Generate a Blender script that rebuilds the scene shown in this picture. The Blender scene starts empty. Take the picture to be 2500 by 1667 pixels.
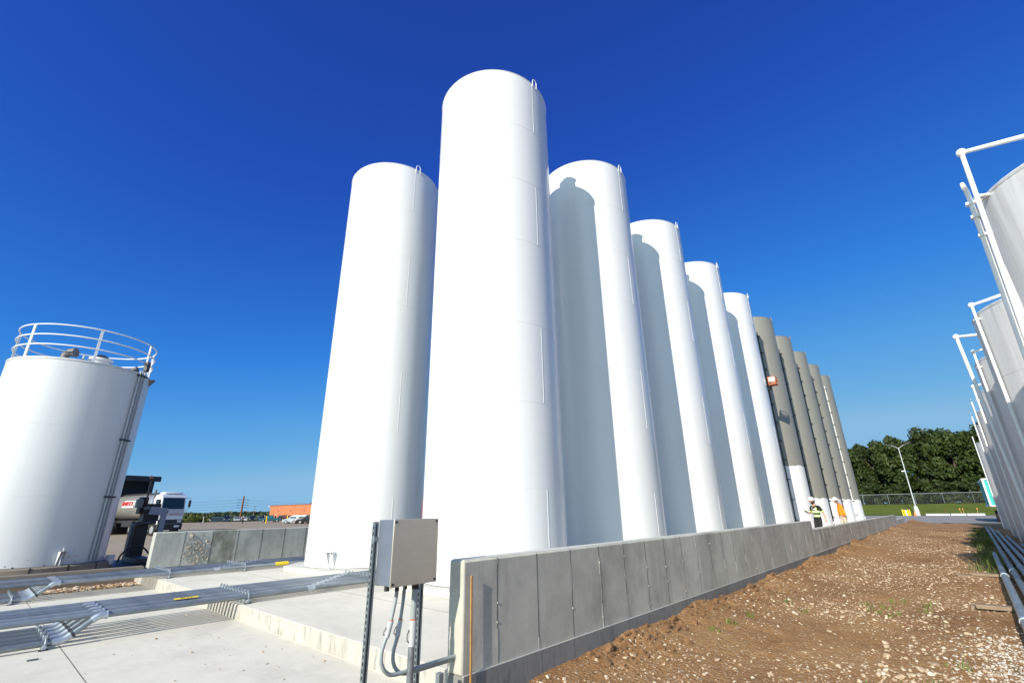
import bpy, bmesh, math, random
import numpy as np
from mathutils import Vector, Matrix, Quaternion
random.seed(7); RNG = np.random.default_rng(11)
R_ = math.radians; PI = math.pi
S = bpy.context.scene
COL = S.collection

# ------------------------------------------------------------------ helpers
class MB:
    """collects shapes into one mesh (several material slots allowed)"""
    def __init__(s): s.v = []; s.f = []; s.m = []
    def add(s, vs, fs, mi=0):
        o = len(s.v); s.v += [tuple(p) for p in vs]
        for f in fs: s.f.append(tuple(i+o for i in f)); s.m.append(mi)
        return s
    def box(s, c, d, mi=0, rz=0, rx=0, ry=0):
        x, y, z = d[0]/2, d[1]/2, d[2]/2
        P = [Vector((a*x, b*y, e*z)) for a in (-1, 1) for b in (-1, 1) for e in (-1, 1)]
        if rz or rx or ry:
            M = Matrix.Rotation(rz, 3, 'Z') @ Matrix.Rotation(ry, 3, 'Y') @ Matrix.Rotation(rx, 3, 'X')
            P = [M @ p for p in P]
        P = [p + Vector(c) for p in P]
        return s.add(P, [(0,1,3,2),(4,6,7,5),(0,4,5,1),(2,3,7,6),(0,2,6,4),(1,5,7,3)], mi)
    def tube(s, pts, r, seg=8, mi=0, cap=True):
        pts = [Vector(p) for p in pts]; n = len(pts)
        rs = r if isinstance(r, (list, tuple)) else [r]*n
        vs = []; up = None
        for i, p in enumerate(pts):
            a = pts[i]-pts[i-1] if i else pts[1]-pts[0]
            b = pts[i+1]-pts[i] if i < n-1 else a
            t = (a.normalized()+b.normalized())
            t = t.normalized() if t.length > 1e-6 else b.normalized()
            if up is None:
                up = Vector((0,0,1)) if abs(t.z) < .9 else Vector((1,0,0))
            u = (up - t*up.dot(t)).normalized(); w = t.cross(u); up = u
            for k in range(seg):
                g = 2*PI*k/seg; vs.append(p + (u*math.cos(g)+w*math.sin(g))*rs[i])
        fs = []
        for i in range(n-1):
            for k in range(seg):
                k2 = (k+1) % seg
                fs.append((i*seg+k, i*seg+k2, (i+1)*seg+k2, (i+1)*seg+k))
        if cap:
            fs.append(tuple(range(seg))[::-1]); fs.append(tuple((n-1)*seg+k for k in range(seg)))
        return s.add(vs, fs, mi)
    def ring(s, c, R, r, seg=64, cs=8, mi=0):
        vs = []; fs = []
        for i in range(seg):
            a = 2*PI*i/seg
            for k in range(cs):
                g = 2*PI*k/cs; q = R + r*math.cos(g)
                vs.append((c[0]+q*math.cos(a), c[1]+q*math.sin(a), c[2]+r*math.sin(g)))
        for i in range(seg):
            for k in range(cs):
                i2 = (i+1) % seg; k2 = (k+1) % cs
                fs.append((i*cs+k, i2*cs+k, i2*cs+k2, i*cs+k2))
        return s.add(vs, fs, mi)
    def lathe(s, prof, seg=64, c=(0,0,0), mi=0, a0=0, a1=2*PI):
        full = abs(a1-a0-2*PI) < 1e-6; n = seg if full else seg+1; vs = []; fs = []
        for (r, z) in prof:
            for k in range(n):
                a = a0+(a1-a0)*k/seg; vs.append((c[0]+r*math.cos(a), c[1]+r*math.sin(a), c[2]+z))
        for i in range(len(prof)-1):
            for k in range(n if full else n-1):
                k2 = (k+1) % n; fs.append((i*n+k, i*n+k2, (i+1)*n+k2, (i+1)*n+k))
        return s.add(vs, fs, mi)
    def prism(s, poly, z0, z1, mi=0):
        n = len(poly); vs = [(p[0], p[1], z0) for p in poly]+[(p[0], p[1], z1) for p in poly]
        fs = [tuple(range(n))[::-1], tuple(range(n, 2*n))]+[(k, (k+1) % n, n+(k+1) % n, n+k) for k in range(n)]
        return s.add(vs, fs, mi)
    def prism_y(s, poly, y0, y1, mi=0):      # poly in x,z
        n = len(poly); vs = [(p[0], y0, p[1]) for p in poly]+[(p[0], y1, p[1]) for p in poly]
        fs = [tuple(range(n)), tuple(range(n, 2*n))[::-1]]+[(k, n+k, n+(k+1) % n, (k+1) % n) for k in range(n)]
        return s.add(vs, fs, mi)
    def ball(s, c, r, seg=12, rings=8, mi=0):
        r = r if isinstance(r, (tuple, list)) else (r, r, r); vs = []; fs = []
        for i in range(rings+1):
            t = PI*i/rings
            for k in range(seg):
                a = 2*PI*k/seg
                vs.append((c[0]+r[0]*math.sin(t)*math.cos(a), c[1]+r[1]*math.sin(t)*math.sin(a), c[2]+r[2]*math.cos(t)))
        for i in range(rings):
            for k in range(seg):
                k2 = (k+1) % seg; fs.append((i*seg+k, (i+1)*seg+k, (i+1)*seg+k2, i*seg+k2))
        return s.add(vs, fs, mi)
    def build(s, name, mats, parent=None, loc=None, smooth=40, bevel=0, fixn=True, rz=0):
        me = bpy.data.meshes.new(name); me.from_pydata(s.v, [], s.f)
        mats = mats if isinstance(mats, (list, tuple)) else [mats]
        for m in mats: me.materials.append(m)
        if len(mats) > 1: me.polygons.foreach_set('material_index', s.m)
        if fixn:
            bm = bmesh.new(); bm.from_mesh(me); bmesh.ops.recalc_face_normals(bm, faces=bm.faces); bm.to_mesh(me); bm.free()
        if smooth:
            me.polygons.foreach_set('use_smooth', [True]*len(me.polygons)); me.set_sharp_from_angle(angle=R_(smooth))
        o = bpy.data.objects.new(name, me); COL.objects.link(o)
        if parent: o.parent = parent
        if loc is not None: o.location = loc
        if rz: o.rotation_euler.z = rz
        if bevel:
            b = o.modifiers.new('bevel', 'BEVEL'); b.width = bevel; b.segments = 2; b.limit_method = 'ANGLE'; b.angle_limit = R_(40)
        return o

def thing(name, label, cat, loc=(0,0,0), rz=0, group=None):
    o = bpy.data.objects.new(name, None); COL.objects.link(o); o.empty_display_size = .2
    o.location = loc; o.rotation_euler.z = rz
    return tag(o, label, cat, group)
def tag(o, label, cat, group=None):
    o['label'] = label; o['category'] = cat
    if group: o['group'] = group
    return o
def struct(o): o['kind'] = 'structure'; return o
def stuff(o, label, cat): o['kind'] = 'stuff'; o['label'] = label; o['category'] = cat; return o
def copy_tree(o, parent=None):
    c = o.copy(); COL.objects.link(c)
    if parent: c.parent = parent
    for ch in list(o.children): copy_tree(ch, c)
    return c
ORD = ['first','second','third','fourth','fifth','sixth','seventh','eighth','ninth','tenth','eleventh','twelfth']

# ------------------------------------------------------------------ materials
MATS = {}
def srgb(r, g, b):
    f = lambda c: (c/12.92 if c <= .04045 else ((c+.055)/1.055)**2.4)
    return (f(r/255), f(g/255), f(b/255))
class NT:
    def __init__(s, name):
        s.mat = bpy.data.materials.new(name); s.mat.use_nodes = True; s.t = s.mat.node_tree
        s.b = s.t.nodes['Principled BSDF']; s.out = s.t.nodes['Material Output']; MATS[name] = s.mat
        s.tc = s.t.nodes.new('ShaderNodeTexCoord')
    def n(s, ty, **kw):
        x = s.t.nodes.new(ty)
        for k, v in kw.items(): setattr(x, k, v)
        return x
    def l(s, a, b): s.t.links.new(a, b)
    def vec(s, scale=(1,1,1), coord='Object'):
        m = s.n('ShaderNodeMapping'); m.inputs['Scale'].default_value = scale; s.l(s.tc.outputs[coord], m.inputs[0]); return m.outputs[0]
    def noise(s, scale, detail=5, rough=.6, vec=None, stretch=(1,1,1), dist=0):
        x = s.n('ShaderNodeTexNoise'); x.inputs['Scale'].default_value = scale; x.inputs['Detail'].default_value = detail
        x.inputs['Roughness'].default_value = rough; x.inputs['Distortion'].default_value = dist
        s.l(vec if vec is not None else s.vec(stretch), x.inputs['Vector']); return x.outputs[0]
    def voro(s, scale, stretch=(1,1,1), out='Distance', feature='F1'):
        x = s.n('ShaderNodeTexVoronoi'); x.inputs['Scale'].default_value = scale; x.feature = feature
        s.l(s.vec(stretch), x.inputs['Vector']); return x.outputs[out]
    def ramp(s, fac, stops):
        x = s.n('ShaderNodeValToRGB'); e = x.color_ramp.elements
        while len(e) < len(stops): e.new(.5)
        for i, (p, c) in enumerate(stops):
            e[i].position = p; e[i].color = (*c, 1) if isinstance(c, (tuple, list)) else (c, c, c, 1)
        s.l(fac, x.inputs[0]); return x.outputs[0]
    def mix(s, fac, a, b, mode='MIX'):
        x = s.n('ShaderNodeMix', data_type='RGBA', blend_type=mode)
        for sock, v in ((x.inputs[0], fac), (x.inputs[6], a), (x.inputs[7], b)):
            if isinstance(v, (int, float)): sock.default_value = v
            elif isinstance(v, (tuple, list)): sock.default_value = (*v, 1)
            else: s.l(v, sock)
        return x.outputs[2]
    def math(s, op, a, b=0.0, clamp=False):
        x = s.n('ShaderNodeMath', operation=op, use_clamp=clamp)
        for i, v in ((0, a), (1, b)):
            if isinstance(v, (int, float)): x.inputs[i].default_value = v
            else: s.l(v, x.inputs[i])
        return x.outputs[0]
    def xyz(s, coord='Object'):
        x = s.n('ShaderNodeSeparateXYZ'); s.l(s.tc.outputs[coord], x.inputs[0]); return x.outputs
    def bump(s, h, strength=.3, dist=.01):
        x = s.n('ShaderNodeBump'); x.inputs['Strength'].default_value = strength; x.inputs['Distance'].default_value = dist
        s.l(h, x.inputs['Height']); s.l(x.outputs[0], s.b.inputs['Normal']); return x
    def col(s, c):
        if isinstance(c, (tuple, list)): s.b.inputs['Base Color'].default_value = (*c, 1)
        else: s.l(c, s.b.inputs['Base Color'])
        return s
    def pr(s, rough=.6, metal=0, spec=.5, coat=0):
        s.b.inputs['Roughness'].default_value = rough; s.b.inputs['Metallic'].default_value = metal
        s.b.inputs['Specular IOR Level'].default_value = spec; s.b.inputs['Coat Weight'].default_value = coat; return s

def plain(name, c, rough=.6, metal=0, spec=.5, var=.12, scale=8, bump=0, bscale=40, coat=0, stretch=(1,1,1)):
    if name in MATS: return MATS[name]
    t = NT(name); c = np.array(c)
    n = t.noise(scale, 5, .6, stretch=stretch)
    t.col(t.ramp(n, [(.25, tuple(c*(1-var))), (.75, tuple(np.minimum(c*(1+var), 1)))])).pr(rough, metal, spec, coat)
    if bump: t.bump(t.noise(bscale, 4, .6), bump, .01)
    return t.mat

def tank_paint(name, c, streak=.05, rough=.3, band=None, dirt=0):
    t = NT(name); c = np.array(c)
    n = t.noise(3, 6, .65, stretch=(1.2, 1.2, .06)); n2 = t.noise(.7, 4, .6)
    a = t.ramp(n, [(.3, tuple(c*(1-streak))), (.7, tuple(c))])
    a = t.mix(.35, a, t.ramp(n2, [(.3, tuple(c*(1-streak))), (.75, tuple(c))]))
    if dirt:                                   # rain streaks running down from the rim
        z = t.xyz()[2]
        m = t.math('MULTIPLY', t.ramp(t.noise(6, 5, .7, stretch=(1,1,.05)), [(.45, 0.), (.75, 1.)]), t.ramp(t.math('MULTIPLY', z, .16), [(.45, 0.), (1., 1.)]))
        a = t.mix(t.math('MULTIPLY', m, dirt), a, (.22,.21,.19))
    if band is not None:                       # white primer-coloured paint below a wavy brushed edge
        z = t.math('ADD', t.xyz()[2], t.math('MULTIPLY', t.noise(1.6, 3, .5), .25))
        k = t.math('GREATER_THAN', z, band+.125)
        a = t.mix(k, (.8,.8,.79), a)
    t.col(a).pr(rough, 0, .5)
    t.bump(t.noise(2.2, 3, .5), .12, .02)
    return t.mat
M_WHITE = tank_paint('white_tank_paint', (.74,.745,.74), .05, .26)
M_PRIMER = tank_paint('grey_primer_paint', srgb(140,138,129), .12, .5, band=1.83)
M_PRIMER_HI = tank_paint('grey_primer_high_band', srgb(140,138,129), .12, .5, band=3.45)
M_OLD = tank_paint('weathered_white_paint', (.66,.665,.66), .08, .36, dirt=.6)
M_LEFT = tank_paint('aged_white_paint', (.64,.66,.665), .08, .33, dirt=.15)
M_TRIM = plain('white_pipe_paint', (.8,.8,.78), .35, var=.04)
M_GALV = NT('galvanized_steel'); 
_n = M_GALV.noise(14, 4, .7, stretch=(1,.25,1)); _o = M_GALV.n('ShaderNodeObjectInfo'); M_GALV.col(M_GALV.mix(1., M_GALV.ramp(_n, [(.3,(.20,.235,.26)),(.7,(.38,.415,.44))]), M_GALV.ramp(_o.outputs['Random'], [(0,.55),(1,1.15)]), 'MULTIPLY')).pr(.42, .6)
M_GALV.l(M_GALV.ramp(M_GALV.noise(30,4,.6), [(.3,.3),(.7,.55)]), M_GALV.b.inputs['Roughness']); M_GALV = M_GALV.mat
M_ZINC = plain('zinc_fitting', (.5,.54,.58), .4, .7, var=.15, scale=30)
M_PVC = plain('grey_conduit_plastic', (.30,.34,.34), .45, var=.1)
M_PVCL = plain('pale_conduit_plastic', (.48,.5,.5), .45, var=.06)
M_BLACK = plain('black_plastic', (.018,.018,.02), .45, var=.2)
M_DARK = plain('dark_steel', (.03,.032,.035), .5, var=.3)
M_HOLE = plain('dark_slot', (.01,.01,.01), .8)
M_YEL = plain('yellow_marking', (.85,.6,.02), .5, var=.06)
M_ORANGE = plain('orange_ring', (.6,.16,.03), .6)
M_WOOD = plain('weathered_wood', (.24,.18,.12), .8, var=.35, scale=6, stretch=(1,9,9), bump=.4)
M_STAKE = plain('fresh_wood_stake', (.40,.22,.08), .7, var=.25, scale=6, stretch=(4,4,.6), bump=.3)

def steel_plate():
    t = NT('brushed_stainless'); n = t.noise(60, 5, .7, stretch=(1,.05,1)); m = t.noise(2.5, 4, .6)
    t.col(t.mix(.4, t.ramp(n, [(.2,(.52,.475,.38)),(.8,(.62,.575,.47))]), t.ramp(m, [(.3,(.5,.455,.36)),(.7,(.66,.615,.51))]))).pr(.42, .55)
    t.bump(n, .05, .002); return t.mat
M_STAINLESS = steel_plate()
M_BOXSIDE = plain('sky_tinted_stainless_side', (.24,.27,.33), .4, .6, var=.08, scale=4)  # reflected sky blue put into the side colour; front plate carries the ground's beige

def concrete(name, c, panel=None, stain=.4, streaks=False, slab=False, blot=None):
    t = NT(name); c = np.array(c)
    big = t.noise(.9, 6, .65); med = t.noise(5, 6, .7); fine = t.noise(60, 3, .6)
    a = t.ramp(big, [(.28, tuple(c*(1-stain*.55))), (.5, tuple(c)), (.75, tuple(c*1.12))])
    a = t.mix(.4, a, t.ramp(med, [(.25, tuple(c*(1-stain*.6))), (.7, tuple(c*1.08))]))
    if panel:                                   # every cast panel its own tone
        y0, p = panel; y = t.xyz()[1]
        w = t.n('ShaderNodeTexWhiteNoise', noise_dimensions='1D'); t.l(t.math('FLOOR', t.math('DIVIDE', t.math('SUBTRACT', y, y0), p)), w.inputs['W'])
        a = t.mix(1., a, t.ramp(w.outputs[0], [(0, .86), (1, 1.08)]), 'MULTIPLY')
        st = t.noise(2.2, 5, .7, stretch=(1, 1.2, .35)); a = t.mix(t.ramp(st, [(.52, 0.), (.72, .55)]), a, tuple(c*.5))
        v = t.voro(16, (1,1,1)); a = t.mix(t.ramp(v, [(.045, .85), (.075, 0.)]), a, (.04,.04,.04))    # bug holes
    if blot:                                    # one panel darkened by old damp
        y = t.xyz()[1]; k = t.math('MULTIPLY', t.math('GREATER_THAN', y, blot[0]), t.math('LESS_THAN', y, blot[1]))
        a = t.mix(t.math('MULTIPLY', k, t.ramp(t.noise(2.6, 6, .75, stretch=(1,1,.7)), [(.35, .1), (.6, .8)])), a, (.12,.12,.085))
    if slab:                                    # a few oil and water marks
        a = t.mix(t.ramp(t.noise(.55, 4, .55, dist=.6), [(.60, 0.), (.74, .30)]), a, tuple(c*.55))
    if streaks:
        a = t.mix(t.ramp(t.noise(9, 4, .7, stretch=(1,2.2,.25)), [(.5, 0.), (.7, .7)]), a, tuple(c*.4))
    if slab:
        a = t.mix(t.ramp(t.noise(2.0, 5, .75, stretch=(.25,1.6,1)), [(.55, 0.), (.75, .35)]), a, tuple(c*.72))   # broom and trowel drag
        v = t.voro(2.6); a = t.mix(t.ramp(v, [(.028, .8), (.042, 0.)]), a, (.12,.09,.06))
    t.col(a).pr(.85, 0, .3)
    h = t.math('ADD', t.math('MULTIPLY', med, .6), t.math('MULTIPLY', fine, .4)); t.bump(h, .35, .012)
    return t.mat
M_WALL = concrete('form_cast_concrete', (.53,.515,.445), panel=(3.19-.18, .613), stain=.85)
M_FOOT = concrete('rough_footing_concrete', (.25,.245,.23), stain=.9, streaks=True)
M_BACKW = concrete('back_wall_concrete', (.45,.46,.42), panel=(3.57, .685), stain=.8, blot=(1.40,2.02))
M_SLAB = concrete('pale_slab_concrete', (.65,.605,.52), stain=.42, slab=True)
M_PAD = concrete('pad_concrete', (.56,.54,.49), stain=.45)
M_KERB = concrete('old_kerb_concrete', (.25,.21,.17), stain=.8)
M_STEP = concrete('stained_step_concrete', (.47,.445,.395), stain=.6, streaks=True)

def dirt_mat():
    t = NT('stony_brown_dirt')
    a = t.ramp(t.noise(.55, 7, .65), [(.3,(.165,.066,.024)),(.5,(.355,.182,.074)),(.7,(.47,.275,.125))])
    a = t.mix(.45, a, t.ramp(t.noise(7, 7, .75), [(.3,(.17,.080,.031)),(.7,(.48,.285,.13))]))
    g = t.ramp(t.noise(.8, 4, .6), [(.35, 0.), (.65, 1.)])
    for sc, th in ((14, .20), (26, .24), (50, .26)):
        vn = t.n('ShaderNodeTexVoronoi'); vn.inputs['Scale'].default_value = sc; vn.inputs['Randomness'].default_value = 1
        t.l(t.vec((1,1,.3)), vn.inputs['Vector'])
        ch = t.n('ShaderNodeSeparateColor'); t.l(vn.outputs['Color'], ch.inputs[0])
        pick = t.math('GREATER_THAN', ch.outputs[0], .62)
        k = t.math('MULTIPLY', t.math('MULTIPLY', t.ramp(vn.outputs['Distance'], [(th, 1.), (th+.09, 0.)]), pick), t.math('ADD', t.math('MULTIPLY', g, .6), .35))
        a = t.mix(k, a, t.ramp(ch.outputs[1], [(0,(.30,.2,.11)),(.6,(.52,.40,.27)),(1,(.7,.62,.5))]))
    t.col(a).pr(.95, 0, .2)
    h = t.math('ADD', t.noise(18, 6, .75), t.math('MULTIPLY', t.voro(26, (1,1,.3)), -.5)); t.bump(h, .85, .04)
    return t.mat
M_DIRT = dirt_mat()
def yard_mat():
    t = NT('dusty_yard_paving')
    a = t.ramp(t.noise(.06, 6, .6, stretch=(1,.35,1)), [(.3,(.26,.20,.14)),(.55,(.36,.285,.205)),(.75,(.42,.34,.25))])
    a = t.mix(.4, a, t.ramp(t.noise(1.5, 6, .7), [(.3,(.16,.125,.1)),(.7,(.36,.3,.23))]))
    t.col(a).pr(.95, 0, .2); t.bump(t.noise(12, 5, .7), .4, .03); return t.mat
M_YARD = yard_mat()
def grass_mat(name, c1, c2):
    t = NT(name)
    a = t.ramp(t.noise(.25, 6, .65), [(.3, c1), (.7, c2)])
    a = t.mix(.5, a, t.ramp(t.noise(4, 6, .75), [(.3, tuple(np.array(c1)*.7)), (.7, c2)]))
    t.col(a).pr(.95, 0, .15); t.bump(t.noise(6, 5, .8), .8, .1); return t.mat
M_GRASS = grass_mat('mown_grass', (.07,.095,.012), (.15,.18,.03))
M_FIELD = grass_mat('field_grass', (.04,.07,.015), (.10,.13,.04))
M_ASPH = plain('grey_asphalt', (.27,.25,.235), .9, var=.2, scale=.6, bump=.3, bscale=30)
def stone_mat(name, cols):
    t = NT(name); g = t.n('ShaderNodeNewGeometry')
    a = t.ramp(g.outputs['Random Per Island'], cols)
    a = t.mix(.4, a, t.ramp(t.noise(25, 4, .7), [(.3,(.2,.15,.1)),(.7,(.75,.68,.58))]))
    t.col(a).pr(.85, 0, .3); t.bump(t.noise(60, 4, .6), .4, .005); return t.mat
M_STONE = stone_mat('pale_stones', [(0,(.26,.14,.06)),(.45,(.44,.29,.15)),(.8,(.56,.44,.29)),(1,(.70,.62,.49))])
M_GRAVEL = stone_mat('white_gravel', [(0,(.4,.36,.31)),(1,(.72,.70,.66))])
def leaf_mat(name, c1, c2):
    t = NT(name); g = t.n('ShaderNodeNewGeometry')
    a = t.ramp(g.outputs['Random Per Island'], [(0, c1), (.6, tuple((np.array(c1)+np.array(c2))/2)), (1, c2)])
    a = t.mix(.5, a, t.ramp(t.noise(.45, 3, .6), [(.3, c1), (.7, c2)]))
    t.col(a).pr(.6, 0, .25); return t.mat
M_LEAF = leaf_mat('dark_broad_leaves', (.008,.018,.004), (.040,.058,.011))
M_LEAF2 = leaf_mat('mid_green_leaves', (.011,.024,.005), (.056,.078,.014))
M_BUSH = leaf_mat('yellow_green_leaves', (.05,.075,.012), (.17,.17,.03))
M_WEED = leaf_mat('weed_blades', (.04,.07,.012), (.20,.24,.06))
M_FARLEAF = leaf_mat('far_wood_leaves', (.02,.035,.015), (.06,.08,.035))
M_BARK = plain('bark', (.10,.075,.05), .9, var=.4, scale=5, stretch=(3,3,.5), bump=.5)
def brick_mat():
    t = NT('orange_brick'); b = t.n('ShaderNodeTexBrick'); b.inputs['Scale'].default_value = 1.
    b.inputs['Color1'].default_value = (.50,.165,.06,1); b.inputs['Color2'].default_value = (.40,.12,.042,1); b.inputs['Mortar'].default_value = (.42,.24,.15,1)
    b.inputs['Brick Width'].default_value = .4; b.inputs['Row Height'].default_value = .15; b.inputs['Mortar Size'].default_value = .012
    m = t.n('ShaderNodeMapping'); m.inputs['Rotation'].default_value = (R_(90),0,0); t.l(t.tc.outputs['Object'], m.inputs[0]); t.l(m.outputs[0], b.inputs['Vector'])
    t.col(t.mix(.3, b.outputs[0], t.ramp(t.noise(.3,5,.6), [(.3,(.34,.1,.035)),(.7,(.55,.19,.07))]))).pr(.9); return t.mat
M_BRICK = brick_mat()
M_GLASS = plain('dark_glass', (.012,.016,.02), .08, var=.2, spec=.6)
M_RUBBER = plain('tyre_rubber', (.015,.015,.015), .85, var=.3)
M_CHROME = plain('polished_tank_steel', (.62,.60,.57), .28, .7, var=.05)
M_CABW = plain('white_truck_paint', (.78,.78,.78), .3, coat=.3, var=.03)
M_RED = plain('red_lettering', (.6,.03,.03), .5, var=.05)
M_SIGNW = plain('white_sign', (.8,.8,.8), .5, var=.03)
M_RIM = plain('dull_wheel_rim', (.35,.35,.37), .5, .4)
M_LAMPG = plain('lamp_lens', (.6,.6,.58), .15, var=.05)
M_RUST = plain('rusty_steel', (.20,.075,.03), .75, .2, var=.35, scale=1.2, stretch=(1,1,.4))
M_TEAL = plain('teal_panel', (.02,.42,.36), .4, var=.08)

# ------------------------------------------------------------------ camera, sun, sky
cx = np.array([1250., 833.5]); FPX = 1133.5
zen = np.array([1205., -2283.]); vpy = np.array([2339., 1230.])
up = np.array([*(zen-cx), FPX]); up /= np.linalg.norm(up)
dd = np.array([*(vpy-cx), FPX]); dd /= np.linalg.norm(dd); dd = dd-up*(dd@up); dd /= np.linalg.norm(dd)
rr = np.cross(dd, up)
if rr[0] < 0: rr = -rr
CM = np.array([rr, dd, up])                   # rows: world x, y, z in lens axes (x right, y down, z forward)
cam = bpy.data.cameras.new('camera'); cam.sensor_width = 36; cam.sensor_fit = 'HORIZONTAL'; cam.lens = 36*FPX/2500
cam.clip_start = .05; cam.clip_end = 12000
co = bpy.data.objects.new('camera', cam); COL.objects.link(co)
mw = Matrix.Identity(4)
for i in range(3):
    mw[i][0] = CM[i][0]; mw[i][1] = -CM[i][1]; mw[i][2] = -CM[i][2]
mw[2][3] = 1.38; co.matrix_world = mw
S.camera = co

SUN_EL, SUN_AZ = R_(26), R_(172)              # azimuth from +Y towards +X
sd = Vector((math.sin(SUN_AZ)*math.cos(SUN_EL), math.cos(SUN_AZ)*math.cos(SUN_EL), math.sin(SUN_EL)))
sun = bpy.data.lights.new('sun', 'SUN'); sun.energy = 3.5; sun.angle = R_(.5); sun.color = (1., .925, .80)
so = bpy.data.objects.new('sun', sun); COL.objects.link(so); so.rotation_euler = (-sd).to_track_quat('-Z', 'Y').to_euler(); so.location = (0,-20,30)
W = bpy.data.worlds.new('World'); S.world = W; W.use_nodes = True; wt = W.node_tree
bg = wt.nodes['Background']; sk = wt.nodes.new('ShaderNodeTexSky'); sk.sky_type = 'NISHITA'; sk.sun_disc = False
sk.sun_elevation = SUN_EL; sk.sun_rotation = SUN_AZ; sk.air_density = 1.0; sk.dust_density = .0; sk.ozone_density = 2.0; sk.altitude = 200
bw = wt.nodes.new('ShaderNodeRGBToBW'); sc_ = wt.nodes.new('ShaderNodeMath'); sc_.operation = 'MULTIPLY'; sc_.inputs[1].default_value = .15
rp = wt.nodes.new('ShaderNodeValToRGB'); el = rp.color_ramp.elements           # grades the Nishita sky towards the photograph's deep polarised blue
STOPS = [(0.,(.008,.024,.18)),(.09,(.011,.034,.255)),(.20,(.017,.088,.50)),(.40,(.036,.24,.76)),(.60,(.10,.37,.80)),(.80,(.16,.45,.79)),(1.,(.26,.52,.79))]
while len(el) < len(STOPS): el.new(.5)
for i, (p, c) in enumerate(STOPS): el[i].position = p; el[i].color = (c[0]/2, c[1]/2, c[2]/2, 1)
vm = wt.nodes.new('ShaderNodeVectorMath'); vm.operation = 'SCALE'; vm.inputs['Scale'].default_value = 14.
wt.links.new(sk.outputs[0], bw.inputs[0]); wt.links.new(bw.outputs[0], sc_.inputs[0]); wt.links.new(sc_.outputs[0], rp.inputs[0]); 
tcw = wt.nodes.new('ShaderNodeTexCoord'); dt = wt.nodes.new('ShaderNodeVectorMath'); dt.operation = 'DOT_PRODUCT'; dt.inputs[1].default_value = sd[:]
wt.links.new(tcw.outputs['Generated'], dt.inputs[0])
gr = wt.nodes.new('ShaderNodeValToRGB'); ge = gr.color_ramp.elements          # pale cyan fill glow added on the sun's side of the sky
ge[0].position = .5; ge[0].color = (0,0,0,1); ge[1].position = .95; ge[1].color = (1,1,1,1)
wt.links.new(dt.outputs['Value'], gr.inputs[0])
am = wt.nodes.new('ShaderNodeMix'); am.data_type = 'RGBA'; am.inputs[7].default_value = (.46,.70,.80,1)
wt.links.new(gr.outputs[0], am.inputs[0]); wt.links.new(rp.outputs[0], am.inputs[6]); wt.links.new(am.outputs[2], vm.inputs[0]); wt.links.new(vm.outputs[0], bg.inputs['Color']); bg.inputs['Strength'].default_value = .08
S.view_settings.view_transform = 'Standard'; S.view_settings.look = 'None'; S.view_settings.gamma = 1; S.view_settings.exposure = .78
S.render.engine = 'CYCLES'

# ------------------------------------------------------------------ value noise
def vnoise(x, y, seed=0):
    xi = np.floor(x).astype(int); yi = np.floor(y).astype(int); fx = x-xi; fy = y-yi
    fx = fx*fx*(3-2*fx); fy = fy*fy*(3-2*fy)
    def hsh(a, b):
        n = (a*374761393 + b*668265263 + seed*1442695041) & 0x7fffffff
        n = ((n ^ (n >> 13))*1274126177) & 0x7fffffff
        return ((n ^ (n >> 16)) & 0xffff)/65535.
    return (hsh(xi,yi)*(1-fx)+hsh(xi+1,yi)*fx)*(1-fy)+(hsh(xi,yi+1)*(1-fx)+hsh(xi+1,yi+1)*fx)*fy
def fbm(x, y, o=4, seed=0):
    s = 0; a = .5
    for k in range(o): s = s+a*vnoise(x*2**k, y*2**k, seed+k); a *= .5
    return s
def grid(name, xs, ys, zf, mat):
    X, Y = np.meshgrid(xs, ys); Z = zf(X, Y); nx = len(xs); ny = len(ys)
    v = np.stack([X, Y, Z], -1).reshape(-1, 3)
    i = np.arange(ny-1)[:, None]*nx+np.arange(nx-1)[None, :]
    f = np.stack([i, i+1, i+1+nx, i+nx], -1).reshape(-1, 4)
    me = bpy.data.meshes.new(name); me.from_pydata(v.tolist(), [], f.tolist()); me.materials.append(mat)
    me.polygons.foreach_set('use_smooth', [True]*len(me.polygons))
    o = bpy.data.objects.new(name, me); COL.objects.link(o); return struct(o)

# ------------------------------------------------------------------ ground
def yard_z(x, y):
    D = np.hypot(x, y)
    return np.interp(D, [0, 40, 60, 110, 190, 300, 600], [-.52, -.44, -.34, -.60, -.76, -1.1, -1.6])
grid('yard', np.linspace(-190, 60, 90), np.linspace(-70, 150, 80), lambda x, y: yard_z(x, y)+.03*fbm(x*.3, y*.3), M_YARD)
m = MB(); m.add([(6000*math.cos(a), 6000*math.sin(a), -1.9) for a in np.linspace(0, 2*PI, 49)[:-1]], [tuple(range(48))])
struct(m.build('ground', M_FIELD, smooth=0, fixn=False))
m = MB(); m.lathe([(183, -.60), (230, -.78), (420, -1.3), (700, -1.85)], 60, (0,0,0), 0, R_(90), R_(200)); struct(m.build('grass_field', M_FIELD))
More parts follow.
